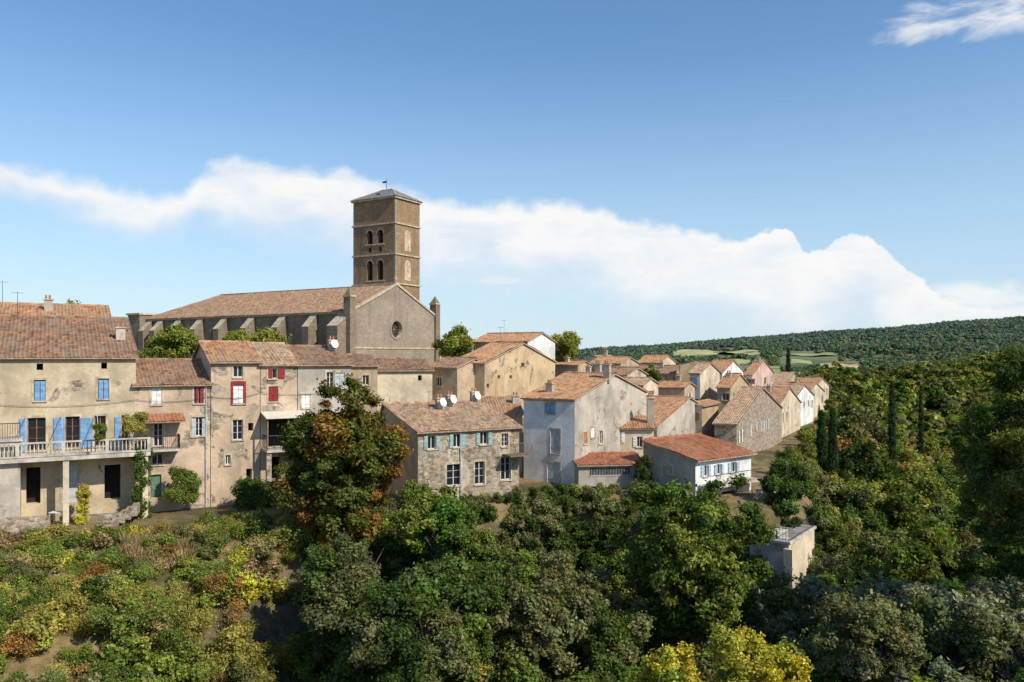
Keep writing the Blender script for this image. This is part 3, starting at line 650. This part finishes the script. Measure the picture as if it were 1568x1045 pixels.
for (u0,u1,v0,v1),c in fields:
    a,b_,c_,d_=hitground(u0,v1),hitground(u1,v1+1.5),hitground(u1-8,v0),hitground(u0+6,v0); FP.append((a,b_,c_,d_))
    n=24; ff,gg=np.meshgrid(np.linspace(0,1,n+1),np.linspace(0,1,n+1),indexing='ij'); ff=ff[...,None];gg=gg[...,None]
    pp=(a*(1-ff)+b_*ff)*(1-gg)+(d_*(1-ff)+c_*ff)*gg; zz=H(pp[...,0],pp[...,1])+.7
    pts=np.concatenate([pp,zz[...,None]],-1).reshape(-1,3).tolist()
    fm=[(i*(n+1)+j,(i+1)*(n+1)+j,(i+1)*(n+1)+j+1,i*(n+1)+j+1) for i in range(n) for j in range(n)]
    me=bpy.data.meshes.new('crop_field'); me.from_pydata(pts,[],fm); me.materials.append(simple('field_soil',c,.95,0,.2,.02)); o=bpy.data.objects.new('crop_field',me); scene.collection.objects.link(o)
def infield(x,y):
    m=np.zeros(x.shape,bool)
    for a,b_,c_,d_ in FP:
        ok=np.ones(x.shape,bool); e=np.array([a,b_,c_,d_]); e[0]*=.86; e[1]*=.86
        ar=sum(e[i][0]*e[(i+1)%4][1]-e[(i+1)%4][0]*e[i][1] for i in range(4)); s=np.sign(ar)
        for i in range(4):
            p,q_=e[i],e[(i+1)%4]; ok&=(s*((q_[0]-p[0])*(y-p[1])-(q_[1]-p[1])*(x-p[0]))>0)
        m|=ok
    return m
# ------------------------------------------------------------ foliage prototypes
def leafmat(name,core):
    fm_,t,b=newmat(name); t.nt.nodes.remove(b); out=[n for n in t.nt.nodes if n.type=='OUTPUT_MATERIAL'][0]
    at=t.n('ShaderNodeAttribute',attribute_type='INSTANCER',attribute_name='col')
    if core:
        df=t.n('ShaderNodeBsdfDiffuse'); t.l(t.mix(1.,at.outputs['Color'],(.42,.43,.4),'MULTIPLY'),df.inputs[0]); t.l(df.outputs[0],out.inputs[0]); return fm_  # darkened leaf colour: shade inside the clump painted onto its core
    gi=t.n('ShaderNodeNewGeometry')
    hs=t.n('ShaderNodeHueSaturation'); t.l(at.outputs['Color'],hs.inputs['Color']); t.l(t.mr(gi.outputs['Random Per Island'],0,1,.6,1.85,False),hs.inputs['Value'])
    wn=t.n('ShaderNodeTexWhiteNoise'); wn.noise_dimensions='1D'; t.l(gi.outputs['Random Per Island'],wn.inputs['W']); t.l(t.mr(wn.outputs['Value'],0,1,.475,.525,False),hs.inputs['Hue']); t.l(t.mr(gi.outputs['Random Per Island'],0,1,1.12,.88,False),hs.inputs['Saturation'])  # random leaf tone; brighter leaves also paler, highlights put into the colour
    df=t.n('ShaderNodeBsdfDiffuse'); t.l(hs.outputs[0],df.inputs[0]); tr=t.n('ShaderNodeBsdfTranslucent'); t.l(t.mix(1.,hs.outputs[0],(1.35,1.3,.5),'MULTIPLY'),tr.inputs[0])
    mx=t.n('ShaderNodeMixShader'); mx.inputs[0].default_value=.28; t.l(df.outputs[0],mx.inputs[1]); t.l(tr.outputs[0],mx.inputs[2]); t.l(mx.outputs[0],out.inputs[0])
    return fm_
LM=leafmat('foliage',False); CM=leafmat('foliage_inner_shade',True)
PC=bpy.data.collections.new('foliage_prototypes')
import bmesh
def clump(name,nl,ls,nsub,asp=1.7,seed=0,flat=.8,spr=.3,core=0.):
    r=np.random.default_rng(seed)
    c=r.normal(size=(nsub,3)); c/=np.linalg.norm(c,axis=1)[:,None]; c*=(r.random((nsub,1))**.4)*.8; c[:,2]*=flat
    k=r.integers(0,nsub,nl); p=c[k]+r.normal(size=(nl,3))*spr*.6
    nrm=p/np.maximum(1e-3,np.linalg.norm(p,axis=1))[:,None]+r.normal(size=(nl,3))*.7+np.array([0,0,.35]); nrm/=np.linalg.norm(nrm,axis=1)[:,None]
    tmp=r.normal(size=(nl,3)); ax=np.cross(nrm,tmp); ax/=np.linalg.norm(ax,axis=1)[:,None]; ay=np.cross(nrm,ax)
    s=ls*(.6+.8*r.random((nl,1)))
    v=np.stack([p-ax*s*.5*asp,p+ay*s*.5-ax*s*.1,p+ax*s*.5*asp+nrm*s*.15,p-ay*s*.5-ax*s*.1],1).reshape(-1,3).tolist()
    f=np.arange(nl*4).reshape(-1,4).tolist(); mi=[0]*len(f)
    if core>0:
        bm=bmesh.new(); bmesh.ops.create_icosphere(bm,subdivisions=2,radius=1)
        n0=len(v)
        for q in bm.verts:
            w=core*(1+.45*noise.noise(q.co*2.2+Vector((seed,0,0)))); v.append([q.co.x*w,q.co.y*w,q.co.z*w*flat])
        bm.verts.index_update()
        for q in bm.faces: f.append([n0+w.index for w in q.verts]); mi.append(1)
        bm.free()
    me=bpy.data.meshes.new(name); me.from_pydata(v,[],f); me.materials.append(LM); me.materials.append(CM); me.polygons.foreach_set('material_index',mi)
    o=bpy.data.objects.new(name,me); PC.objects.link(o)
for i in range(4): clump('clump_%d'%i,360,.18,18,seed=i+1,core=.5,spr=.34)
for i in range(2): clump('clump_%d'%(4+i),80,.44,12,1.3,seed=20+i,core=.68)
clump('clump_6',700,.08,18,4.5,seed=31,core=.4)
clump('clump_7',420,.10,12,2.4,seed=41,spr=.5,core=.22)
def blades(name,n,seed):
    r=np.random.default_rng(seed); v=[];f=[]
    for i in range(n):
        a=r.random()*6.283; R=.5*r.random()**.5; bx,by=R*math.cos(a),R*math.sin(a); h=.5+.6*r.random(); la=a+r.normal()*.6; l=.35*r.random(); w=.018+.012*r.random()
        wx,wy=-math.sin(la)*w,math.cos(la)*w; k=len(v); tx,ty=bx+l*math.cos(la),by+l*math.sin(la)
        v+=[[bx-wx,by-wy,0],[bx+wx,by+wy,0],[bx+(tx-bx)*.4+wx,by+(ty-by)*.4+wy,h*.6],[tx,ty,h]]; f.append([k,k+1,k+2,k+3])
    me=bpy.data.meshes.new(name); me.from_pydata(v,[],f); me.materials.append(LM); o=bpy.data.objects.new(name,me); PC.objects.link(o)
blades('clump_8',150,51)
ng=bpy.data.node_groups.new('scatter','GeometryNodeTree')
ng.interface.new_socket('Geometry',in_out='INPUT',socket_type='NodeSocketGeometry'); ng.interface.new_socket('Geometry',in_out='OUTPUT',socket_type='NodeSocketGeometry')
gi_=ng.nodes.new('NodeGroupInput');go=ng.nodes.new('NodeGroupOutput');ip=ng.nodes.new('GeometryNodeInstanceOnPoints');ci=ng.nodes.new('GeometryNodeCollectionInfo')
ci.inputs['Collection'].default_value=PC; ci.inputs['Separate Children'].default_value=True; ci.inputs['Reset Children'].default_value=True
def na(nm,ty):
    n=ng.nodes.new('GeometryNodeInputNamedAttribute'); n.data_type=ty; n.inputs['Name'].default_value=nm; return n.outputs['Attribute']
ng.links.new(gi_.outputs[0],ip.inputs['Points']); ng.links.new(ci.outputs[0],ip.inputs['Instance']); ip.inputs['Pick Instance'].default_value=True
ng.links.new(na('idx','INT'),ip.inputs['Instance Index']); ng.links.new(na('rot','FLOAT_VECTOR'),ip.inputs['Rotation']); ng.links.new(na('scl','FLOAT_VECTOR'),ip.inputs['Scale'])
ng.links.new(ip.outputs[0],go.inputs[0])
def scatter(name,rows,parent=None,tilt=.35):
    """rows: list of (x,y,z,sx,sy,sz,idx,r,g,b)"""
    a=np.array(rows,dtype=np.float32); n=len(a)
    me=bpy.data.meshes.new(name); me.vertices.add(n); me.vertices.foreach_set('co',np.ascontiguousarray(a[:,:3]).ravel())
    at=me.attributes.new('scl','FLOAT_VECTOR','POINT'); at.data.foreach_set('vector',np.ascontiguousarray(a[:,3:6]).ravel())
    rot=np.zeros((n,3),np.float32); rot[:,2]=rng.random(n)*6.283; rot[:,0]=rng.normal(size=n)*tilt; rot[:,1]=rng.normal(size=n)*tilt
    at=me.attributes.new('rot','FLOAT_VECTOR','POINT'); at.data.foreach_set('vector',rot.ravel())
    at=me.attributes.new('idx','INT','POINT'); at.data.foreach_set('value',a[:,6].astype(np.int32))
    col=np.ones((n,4),np.float32); col[:,:3]=a[:,7:10]; at=me.attributes.new('col','FLOAT_COLOR','POINT'); at.data.foreach_set('color',col.ravel())
    me.update(); o=bpy.data.objects.new(name,me); scene.collection.objects.link(o)
    md=o.modifiers.new('scatter','NODES'); md.node_group=ng
    if parent: o.parent=parent
    return o
M['bark']=simple('bark',(.13,.10,.075),.95,0,.35,4)
def jit(c,k=.2):
    v=1+random.uniform(-k,k); return tuple(max(.004,x*v*(1+random.uniform(-.08,.08))) for x in c)
def crown(rows,cx,cy,cz,rx,ry,rz,n,cs,cols,kind=(0,1,2,3),lob=7,rnd=random):
    lobes=[]; ph=rnd.random()*6.28
    for i in range(lob):   # evenly spread, jittered limb ends
        zc=1-2*(i+.5)/lob; q=math.sqrt(max(0,1-zc*zc)); an=ph+i*2.39996+rnd.uniform(-.35,.35)
        p=Vector((q*math.cos(an),q*math.sin(an),zc))*rnd.uniform(.42,.80)
        lobes.append((p,rnd.uniform(.30,.50),rnd.choice(cols)))
    for i in range(n):
        p,r,c=lobes[i%lob]; dv=Vector([rnd.gauss(0,1) for _ in range(3)]).normalized()*r*(rnd.random()**.3)
        q=p+dv; s=cs*rnd.uniform(.6,1.25)
        rows.append((cx+q.x*rx,cy+q.y*ry,cz+q.z*rz,s,s,s*rnd.uniform(.7,.95),rnd.choice(kind),*jit(c,.24)))
def tree(name,u,vt,vb,hw,Y,cols,n=90,cs=.9,kind=(0,1,2,3),lob=9,trunk=.28,lean=0,ry=None):
    x=ray(u)*Y; zt=zat(vt,Y); zb=zat(vb,Y); rx=hw/F*Y; gz=float(H(x,Y)); cz=(zt+zb)/2; rz=(zt-zb)/2
    mb=MB(); base=Vector((x+lean,Y,gz-.4)); fork=Vector((x+lean*.5,Y,zb+rz*.35))
    if fork.z<base.z+1: fork.z=base.z+1.5
    mb.tube(base,base.lerp(fork,.5)+Vector((.1,0,0)),trunk*1.25,trunk,'bark',9); mb.tube(base.lerp(fork,.5)+Vector((.1,0,0)),fork,trunk,trunk*.8,'bark',9)
    for i in range(9):
        an=i*2.4; e=Vector((x+math.cos(an)*rx*.55,Y+math.sin(an)*rx*.55,cz+rz*random.uniform(-.2,.55))); mid=fork.lerp(e,.5)+Vector((0,0,-.1*rz))
        mb.tube(fork,mid,trunk*.5,trunk*.3,'bark',6); mb.tube(mid,e,trunk*.3,trunk*.08,'bark',5)
        for j in range(3):
            e2=e+Vector((random.uniform(-1,1)*rx*.25,random.uniform(-1,1)*rx*.25,random.uniform(0,.25)*rz)); mb.tube(mid.lerp(e,.5),e2,trunk*.14,trunk*.04,'bark',4)
    o=mb.obj(name); rows=[]; crown(rows,x,Y,cz,rx,ry or rx,rz,n,cs,cols,kind,lob); scatter('crown',rows,o); return o
G=dict(dk=(.045,.072,.02),gr=(.078,.115,.026),md=(.12,.155,.032),lt=(.18,.21,.04),yl=(.40,.36,.045),ol=(.155,.16,.062),og=(.20,.205,.115),ye=(.28,.26,.06),rs=(.28,.16,.05),br=(.27,.20,.09))
tree('chestnut_tree',523,594,850,90,51,[(.085,.10,.024),(.10,.11,.024),(.15,.11,.026),(.075,.09,.02),(.20,.12,.028),(.07,.09,.02),(.09,.105,.022)],360,.75,lob=30,trunk=.32)
tree('ash_tree',1065,728,1000,116,46,[G['md'],G['lt'],G['gr'],G['md']],270,.7,lob=26,trunk=.35)
tree('green_tree',672,748,870,66,50,[G['gr'],G['lt'],(.09,.17,.028)],110,.68,lob=12)
tree('dark_oak_tree',525,815,1010,80,45,[G['ol'],G['gr'],(.095,.11,.045)],170,.68,lob=18)
tree('oak_tree',690,850,1070,100,42,[G['gr'],G['md'],(.095,.125,.038)],210,.7,lob=20)
tree('oak_tree',800,845,1070,95,44,[G['gr'],G['ol'],G['md']],200,.7,lob=18)
tree('oak_tree',620,890,1090,90,38,[G['dk'],G['gr'],G['ol']],150,.65,lob=15)
tree('oak_tree',905,880,1080,80,45,[G['ol'],G['gr']],150,.65,lob=15)
tree('fig_tree',1200,692,790,32,62,[G['gr'],(.08,.14,.035)],70,.65,lob=10)
tree('pine_tree',1592,545,890,112,40,[(.07,.105,.028),(.10,.13,.035),(.16,.17,.04)],300,.8,(6,),lob=26,trunk=.3)
tree('poplar_tree',1130,950,1110,58,31,[G['yl'],(.28,.27,.04),G['lt']],110,.48,lob=12,trunk=.15)
tree('poplar_tree',1025,990,1110,44,31,[(.24,.25,.04),G['lt'],G['yl']],70,.45,lob=9,trunk=.15)
tree('poplar_tree',1200,980,1100,40,32,[G['yl'],(.2,.22,.04)],60,.45,lob=9,trunk=.15)
tree('olive_tree',1330,925,1060,75,37,[G['og'],G['ol']],120,.55,lob=13,trunk=.2)
tree('olive_tree',1440,885,1040,85,40,[G['og'],(.17,.175,.10),G['og']],140,.58,lob=15,trunk=.2)
tree('olive_tree',1545,930,1080,80,36,[G['og'],G['ol']],120,.55,lob=13,trunk=.2)
for u,vt,vb,hw,Yc in((1207,533,585,5.5,185),(1366,582,660,8,95),(1258,630,690,9,92),(1275,628,692,9,90),(1410,600,650,6,120)):
    x=ray(u)*Yc;zt=zat(vt,Yc);zb=zat(vb,Yc);r=hw/F*Yc;mb=MB();gz=float(H(x,Yc));mb.tube((x,Yc,gz-.3),(x,Yc,zt-.5),.2,.03,'bark',6);o=mb.obj('cypress_tree');rows=[]
    zb=min(zb,gz+1.5); nn=46
    for i in range(nn):
        f=i/nn; rr=r*(math.sin(math.pi*min(1,(f*.88+.12)))**.6)*.6; a=i*2.4; s=r*.75*(1-.45*f)
        rows.append((x+math.cos(a)*rr*.6,Yc+math.sin(a)*rr*.6,zb+(zt-zb)*f,s,s,s*1.7,random.choice((0,1,2)),*jit((.032,.058,.024),.15)))
    scatter('crown',rows,o)
for u,vt,vb,hw,Yc,c in((268,499,545,34,98,'lt'),(365,503,545,26,96,'lt'),(408,505,545,42,92,'lt'),(100,466,500,32,88,'md'),(700,506,545,33,104,'lt'),(862,512,548,26,112,'ye'),(225,530,560,18,95,'md'),(1000,560,585,14,110,'md')):
    tree('plane_tree',u,vt,vb+10,hw,Yc,[G[c],G['lt'],(.24,.25,.05)],60,hw/F*Yc*.36,(0,1,2,3),lob=8)
# ------------------------------------------------------------ vegetation masses
rows={'ravine_woodland':[],'hillside_shrubs':[],'valley_trees':[],'dry_grass':[]}
rr=random.Random(5)
def pick(x,y):
    n=noise.noise(Vector((x*.09,y*.09,1.7)));k=rr.random()
    if x<-9 and y<58:
        pool=[(G['ye'],4),(G['br'],2.6 if n>0 else .8),(G['md'],4),(G['lt'],5),(G['yl'],.6),(G['ol'],2),(G['rs'],.45),(G['gr'],2.2 if n<0 else .8)]
    elif x>9 and y<52: pool=[(G['og'],5),(G['ol'],4),(G['gr'],1),(G['md'],1),(G['yl'],.1)]
    elif y<66: pool=[(G['dk'],2),(G['gr'],4),(G['ol'],2.5),(G['md'],3),(G['ye'],.3),(G['rs'],.05)]
    else: pool=[(G['gr'],2.2),(G['md'],4.5),(G['ol'],2.5),(G['lt'],4.5),(G['dk'],1.4 if n<0 else .4),(G['yl'],.3 if n>.1 else .1),(G['ye'],1.5),(G['rs'],.08),(G['br'],.25)]
    w=sum(p[1] for p in pool);k*=w
    for c,p in pool:
        k-=p
        if k<=0: return c
    return pool[0][0]
def plant(key,x,y,gz,h,r,col,n,cs,kind,lob=4):
    crown(rows[key],x,y,gz+h*.5,r,r,h*.55,n,cs,[col,jit(col,.3)],kind,lob,rr)
NC=26000
yy=rng.uniform(26,65.5,NC); xx=rng.uniform(-1,1,NC)*(.74*yy+3); dd=sd(xx,yy); hh=H(xx,yy,dd)
occ={}
cnt=0
for x,y,d,gz in zip(xx.tolist(),yy.tolist(),dd.tolist(),hh.tolist()):
    left=x<-9
    if d>(-.5 if left else .1): continue
    if 14.5<x<25 and 50<y<67 and d>-9.5: continue
    if -27<x<-20 and d>-1.8 : continue
    sp=1.2 if left else (2.0 if d<-7 else 1.1)
    gap=left and noise.noise(Vector((x*.17,y*.17,9)))>.18
    if gap and rr.random()<.5:
        s=rr.uniform(.4,.9); rows['dry_grass'].append((x,y,gz-.05,s*1.6,s*1.6,s,8,*jit(rr.choice([(.36,.28,.14),(.30,.22,.11),(.24,.22,.09),(.30,.2,.1)]),.2)))
    key=(int(x/sp),int(y/sp),sp)
    if key in occ: continue
    if gap and rr.random()<.8: continue
    occ[key]=1; cnt+=1
    h=rr.choice([rr.uniform(.8,1.8),rr.uniform(1.5,3.4)]) if left else rr.uniform(4.,8.)
    if not left and d>-7: h=rr.uniform(1.6,3.6)
    if d>-2.5: h=rr.uniform(.7,1.5 if left else 2.0)
    lim=(-10.4 if d>-5 else -11.5)-gz
    if x>11 and y<52: lim=min(lim,zat(895,y)-gz)
    if y<36: lim=min(lim,-.385*y-.5-gz)
    h=max(.6,min(h,lim)); r=min(max(.7,h*rr.uniform(.38,.55)),2.2)
    cs=.42 if h<2 else (.58 if h<4 else .8)
    kd=rr.choice([(0,1,2,3),(7,),(7,1)]) if left else (0,1,2,3)
    plant('hillside_shrubs' if left else 'ravine_woodland',x,y,gz,h,r,pick(x,y),int(max(6,min(22,4*h+4))),cs,kd,5)
# low scrub around the stairs and garden terrace
for _ in range(150):
    x=rr.uniform(14.5,25);y=rr.uniform(51,63); d=float(sd(np.array(x),np.array(y)))
    if d>-1 or (17<x<22 and 54.2<y<60): continue
    h=rr.uniform(.5,1.1); plant('ravine_woodland',x,y,float(H(x,y)),h,.6,pick(0,60),6,.38,(0,1,2,3),4)
print('near plants',cnt,'T',time.time()-T00)
NC=24000; yy=60+(rng.random(NC)**1.3)*330; xx=rng.uniform(.2,.76,NC)*yy; dd=sd(xx,yy); hh=H(xx,yy,dd); occ={};cnt=0
for x,y,d,gz in zip(xx.tolist(),yy.tolist(),dd.tolist(),hh.tolist()):
    if d>-.8: continue
    if x<25 and y<67: continue
    sp=2.4+int(y/40)*.35; key=(int(x/sp),int(y/sp),int(y/40))
    if key in occ: continue
    if y<150 and noise.noise(Vector((x*.07,y*.07,4)))>.30:
        if rr.random()<.6:
            s=rr.uniform(.5,1.); rows['dry_grass'].append((x,y,gz-.05,s*2,s*2,s,8,*jit((.28,.24,.10),.25)))
        if rr.random()<.75: continue
    occ[key]=1;cnt+=1; h=rr.uniform(2.0,6.5)
    if d>-6: h=rr.uniform(1.3,3.2)
    r=h*rr.uniform(.42,.58)
    if y<130: plant('valley_trees',x,y,gz,h,r,pick(x,y),13,r*.42,(0,1,2,3),6)
    else: plant('valley_trees',x,y,gz,h,r,pick(x,y),6,r*.6,(4,5),5)
print('valley',cnt)
for k,v in rows.items(): print(k,len(v)); scatter(k,v,None,.12 if k=='dry_grass' else .35)
N=22000; y=380+(rng.random(N)**.75)*1650; x=(rng.random(N)*.73-.02)*y; ok=~infield(x,y)
nn=np.sin(x*.013+2*np.sin(y*.006))*np.cos(y*.011+1.5*np.sin(x*.009)); ok&=~((nn>.6)&(y<1300)); x=x[ok];y=y[ok];z=H(x,y)
s=rng.uniform(2.4,5.6,len(x))*(.8+.4*y/2000)
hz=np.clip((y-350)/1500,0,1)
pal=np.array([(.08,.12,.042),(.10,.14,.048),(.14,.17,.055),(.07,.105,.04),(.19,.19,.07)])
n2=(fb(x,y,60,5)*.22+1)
cc=pal[rng.integers(0,5,len(x))]*n2[:,None]; cc=cc*(1-.3*hz[:,None])+np.array([.10,.16,.19])*(.62*hz[:,None])  # bluish aerial haze painted into the tree colours, growing with distance
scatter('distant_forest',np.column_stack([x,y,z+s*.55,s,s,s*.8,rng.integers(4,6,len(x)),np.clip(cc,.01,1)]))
def vine(name,u0,u1,v0,v1,Y0,Y1,n,c,cs=.35):
    rws=[]
    for i in range(n):
        f=random.random();u=u0+(u1-u0)*f;Yv=Y0+(Y1-Y0)*f-random.uniform(0,.35);v=random.uniform(v0,v1); p=P3(u,v,Yv); s=cs*random.uniform(.6,1.2)
        rws.append((p.x,p.y,p.z,s,s,s,random.choice((0,1,2,3)),*jit(c,.25)))
    scatter(name,rws)
vine('climbing_ivy',208,226,680,800,52.9,53.4,90,G['gr'])
vine('potted_vine',192,222,636,664,52.4,53.2,30,G['ye'],.3)
vine('potted_vine',146,160,652,672,50.6,51,16,G['md'],.25)
vine('climbing_ivy',120,134,745,800,51.2,51.4,26,G['yl'],.28)
vine('bay_hedge',258,300,722,765,54.2,55.6,50,G['md'],.42)
vine('bay_hedge',362,420,738,775,55.5,57.5,70,G['gr'],.5)
vine('climbing_ivy',975,996,700,760,64.5,64.8,40,G['dk'],.35)
vine('climbing_ivy',790,1000,765,800,62.5,63,130,G['gr'],.45)
vine('climbing_ivy',620,655,745,800,56,57,60,G['md'],.5)
st=MB()
for i in range(14):
    p=P3(205,770,52.5)+Vector((-.33*i,-.12*i,-.2*i)); st.box(p-Vector((0,0,.6)),(.36,.1,0),(.5,-1.5,0),(0,0,.6),'rubble')
st.obj('stone_garden_steps')
rw=MB()
for (u0,v0,Y0),(u1,v1,Y1),hh_ in(((130,790,51.5),(215,785,53),2.2),((0,795,47.5),(70,792,49.5),1.6),((655,795,57.2),(790,792,60.8),2.5),((370,800,54.5),(430,795,56),2.5)):
    p=P3(u0,v0,Y0);q=P3(u1,v1,Y1); rw.box(p-Vector((0,0,hh_)),q-p,(0,.5,0),(0,0,hh_),'rubble')
rw.obj('rubble_retaining_wall')
# ------------------------------------------------------------ light
sunv=Vector((.80*math.cos(math.radians(40)),-.60*math.cos(math.radians(40)),math.sin(math.radians(40))))
sl=bpy.data.lights.new('sun','SUN'); sl.energy=5.0; sl.angle=math.radians(.5); sl.color=(1,.92,.78)
so=bpy.data.objects.new('sun',sl); scene.collection.objects.link(so); so.rotation_euler=sunv.to_track_quat('Z','Y').to_euler(); so.location=(60,-40,80)
w=bpy.data.worlds.new('World'); scene.world=w; w.use_nodes=True; t=NT(w.node_tree)
for n in list(w.node_tree.nodes): w.node_tree.nodes.remove(n)
out=t.n('ShaderNodeOutputWorld'); bg=t.n('ShaderNodeBackground'); sky=t.n('ShaderNodeTexSky'); sky.sky_type='NISHITA'; sky.sun_disc=False
sky.sun_elevation=math.radians(40); sky.sun_rotation=math.atan2(.8,-.6); sky.air_density=1.0; sky.dust_density=.3; sky.ozone_density=2.
hsv=t.n('ShaderNodeHueSaturation'); t.l(sky.outputs[0],hsv.inputs['Color']); hsv.inputs['Saturation'].default_value=1.26
t.l(hsv.outputs[0],bg.inputs[0]); bg.inputs[1].default_value=.15
tc=t.n('ShaderNodeTexCoord').outputs['Generated']; sx=t.n('ShaderNodeSeparateXYZ'); t.l(tc,sx.inputs[0])
az=t.math('ARCTAN2',sx.outputs[0],sx.outputs[1]); el=t.math('ARCSINE',sx.outputs[2])
def curve(pts,scale):
    fc=t.n('ShaderNodeFloatCurve'); t.l(t.math('DIVIDE',t.math('ADD',az,.8),1.6,clamp=True),fc.inputs['Value'])
    c=fc.mapping.curves[0]; L=[]
    for u,val in pts: L.append(((math.atan(ray(u))+.8)/1.6,val/scale))
    c.points[0].location=(0,L[0][1]); c.points[1].location=(1,L[-1][1])
    for x,y in L: p=c.points.new(x,y); p.handle_type='AUTO_CLAMPED'
    fc.mapping.update(); return t.math('MULTIPLY',fc.outputs[0],scale)
def elv(u,v): a=math.atan(ray(u)); return math.atan((HV-v)/F*math.cos(a))
top=[(0,240),(90,256),(180,276),(250,290),(310,250),(370,238),(450,248),(560,262),(640,284),(720,298),(800,302),(900,312),(980,337),(1080,346),(1150,356),(1200,348),(1240,382),(1310,352),(1350,378),(1395,424),(1450,450),(1568,456)]
T=curve([(u,elv(u,v)) for u,v in top],.5)
TH=curve([(0,.042),(100,.05),(200,.055),(290,.06),(360,.085),(500,.10),(700,.115),(900,.12),(1100,.12),(1200,.14),(1350,.10),(1568,.06)],.5)
SH=curve([(0,.024),(500,.020),(1100,.014),(1200,.005),(1400,.005),(1568,.02)],.5)
st_=t.scalev(tc,1.,1.,1.6)
n1=t.noise(st_,14,5,.52,.2); n3=t.noise(t.scalev(tc,1,1,3.5),9,5,.6,.4); n4=t.noise(tc,38,4,.55,.1)
off=t.math('ADD',t.math('MULTIPLY',t.math('SUBTRACT',n1,.5),.038),t.math('MULTIPLY',t.math('SUBTRACT',n4,.5),.022))
d=t.math('SUBTRACT',t.math('ADD',T,off),el)
edge=t.mr(t.math('DIVIDE',d,SH),0,1)
low=t.mr(t.math('DIVIDE',d,TH),.4,1.3,1,0)
tex=t.mr(n3,.3,.6,.72,1.)
main=t.math('MULTIPLY',t.math('MULTIPLY',edge,low),tex)
def ell(u,v,ru,rv,k,thr,nz=None):
    a0=math.atan(ray(u));e0=elv(u,v)
    dx=t.math('DIVIDE',t.math('SUBTRACT',az,a0),ru/F);dy=t.math('DIVIDE',t.math('SUBTRACT',el,e0),rv/F)
    r2=t.math('ADD',t.math('MULTIPLY',dx,dx),t.math('MULTIPLY',dy,dy)); g=t.mr(r2,0,1,1,0)
    return t.math('MULTIPLY',t.mr(t.math('ADD',t.math('MULTIPLY',g,.22),nz or n3),thr,thr+.24),t.math('MULTIPLY',g,k))
ex=[ell(1510,15,190,60,.85,.66),ell(760,429,70,12,.9,.55),ell(930,438,150,18,.9,.56),ell(1510,455,120,30,.8,.55)]
tot=main
for e in ex: tot=t.math('MAXIMUM',tot,e)
haze=t.mr(el,0.,.40,.74,.10)
tot=t.math('MINIMUM',tot,.97)
cb=t.n('ShaderNodeBackground')
shade=t.mr(t.math('ADD',t.math('DIVIDE',d,TH),t.math('MULTIPLY',t.math('SUBTRACT',n1,.5),1.8)),.1,1.2); t.l(t.mix(shade,(1.,.99,.98),(.78,.85,.94)),cb.inputs[0]); cb.inputs[1].default_value=.97
hb=t.n('ShaderNodeBackground'); hb.inputs[0].default_value=(.58,.77,.96,1); hb.inputs[1].default_value=.95
m0=t.n('ShaderNodeMixShader'); t.l(haze,m0.inputs[0]); t.l(bg.outputs[0],m0.inputs[1]); t.l(hb.outputs[0],m0.inputs[2])
mx=t.n('ShaderNodeMixShader'); t.l(tot,mx.inputs[0]); t.l(m0.outputs[0],mx.inputs[1]); t.l(cb.outputs[0],mx.inputs[2]); t.l(mx.outputs[0],out.inputs[0])
# ------------------------------------------------------------ camera
cam=bpy.data.cameras.new('camera'); co_=bpy.data.objects.new('camera',cam); scene.collection.objects.link(co_); scene.camera=co_
co_.location=(0,0,0); co_.rotation_euler=(math.radians(90),0,0); cam.sensor_width=36; cam.lens=36*F/1568; cam.shift_y=(HV-522.5)/1568; cam.clip_end=20000; cam.clip_start=.1
print('T total',time.time()-T00)
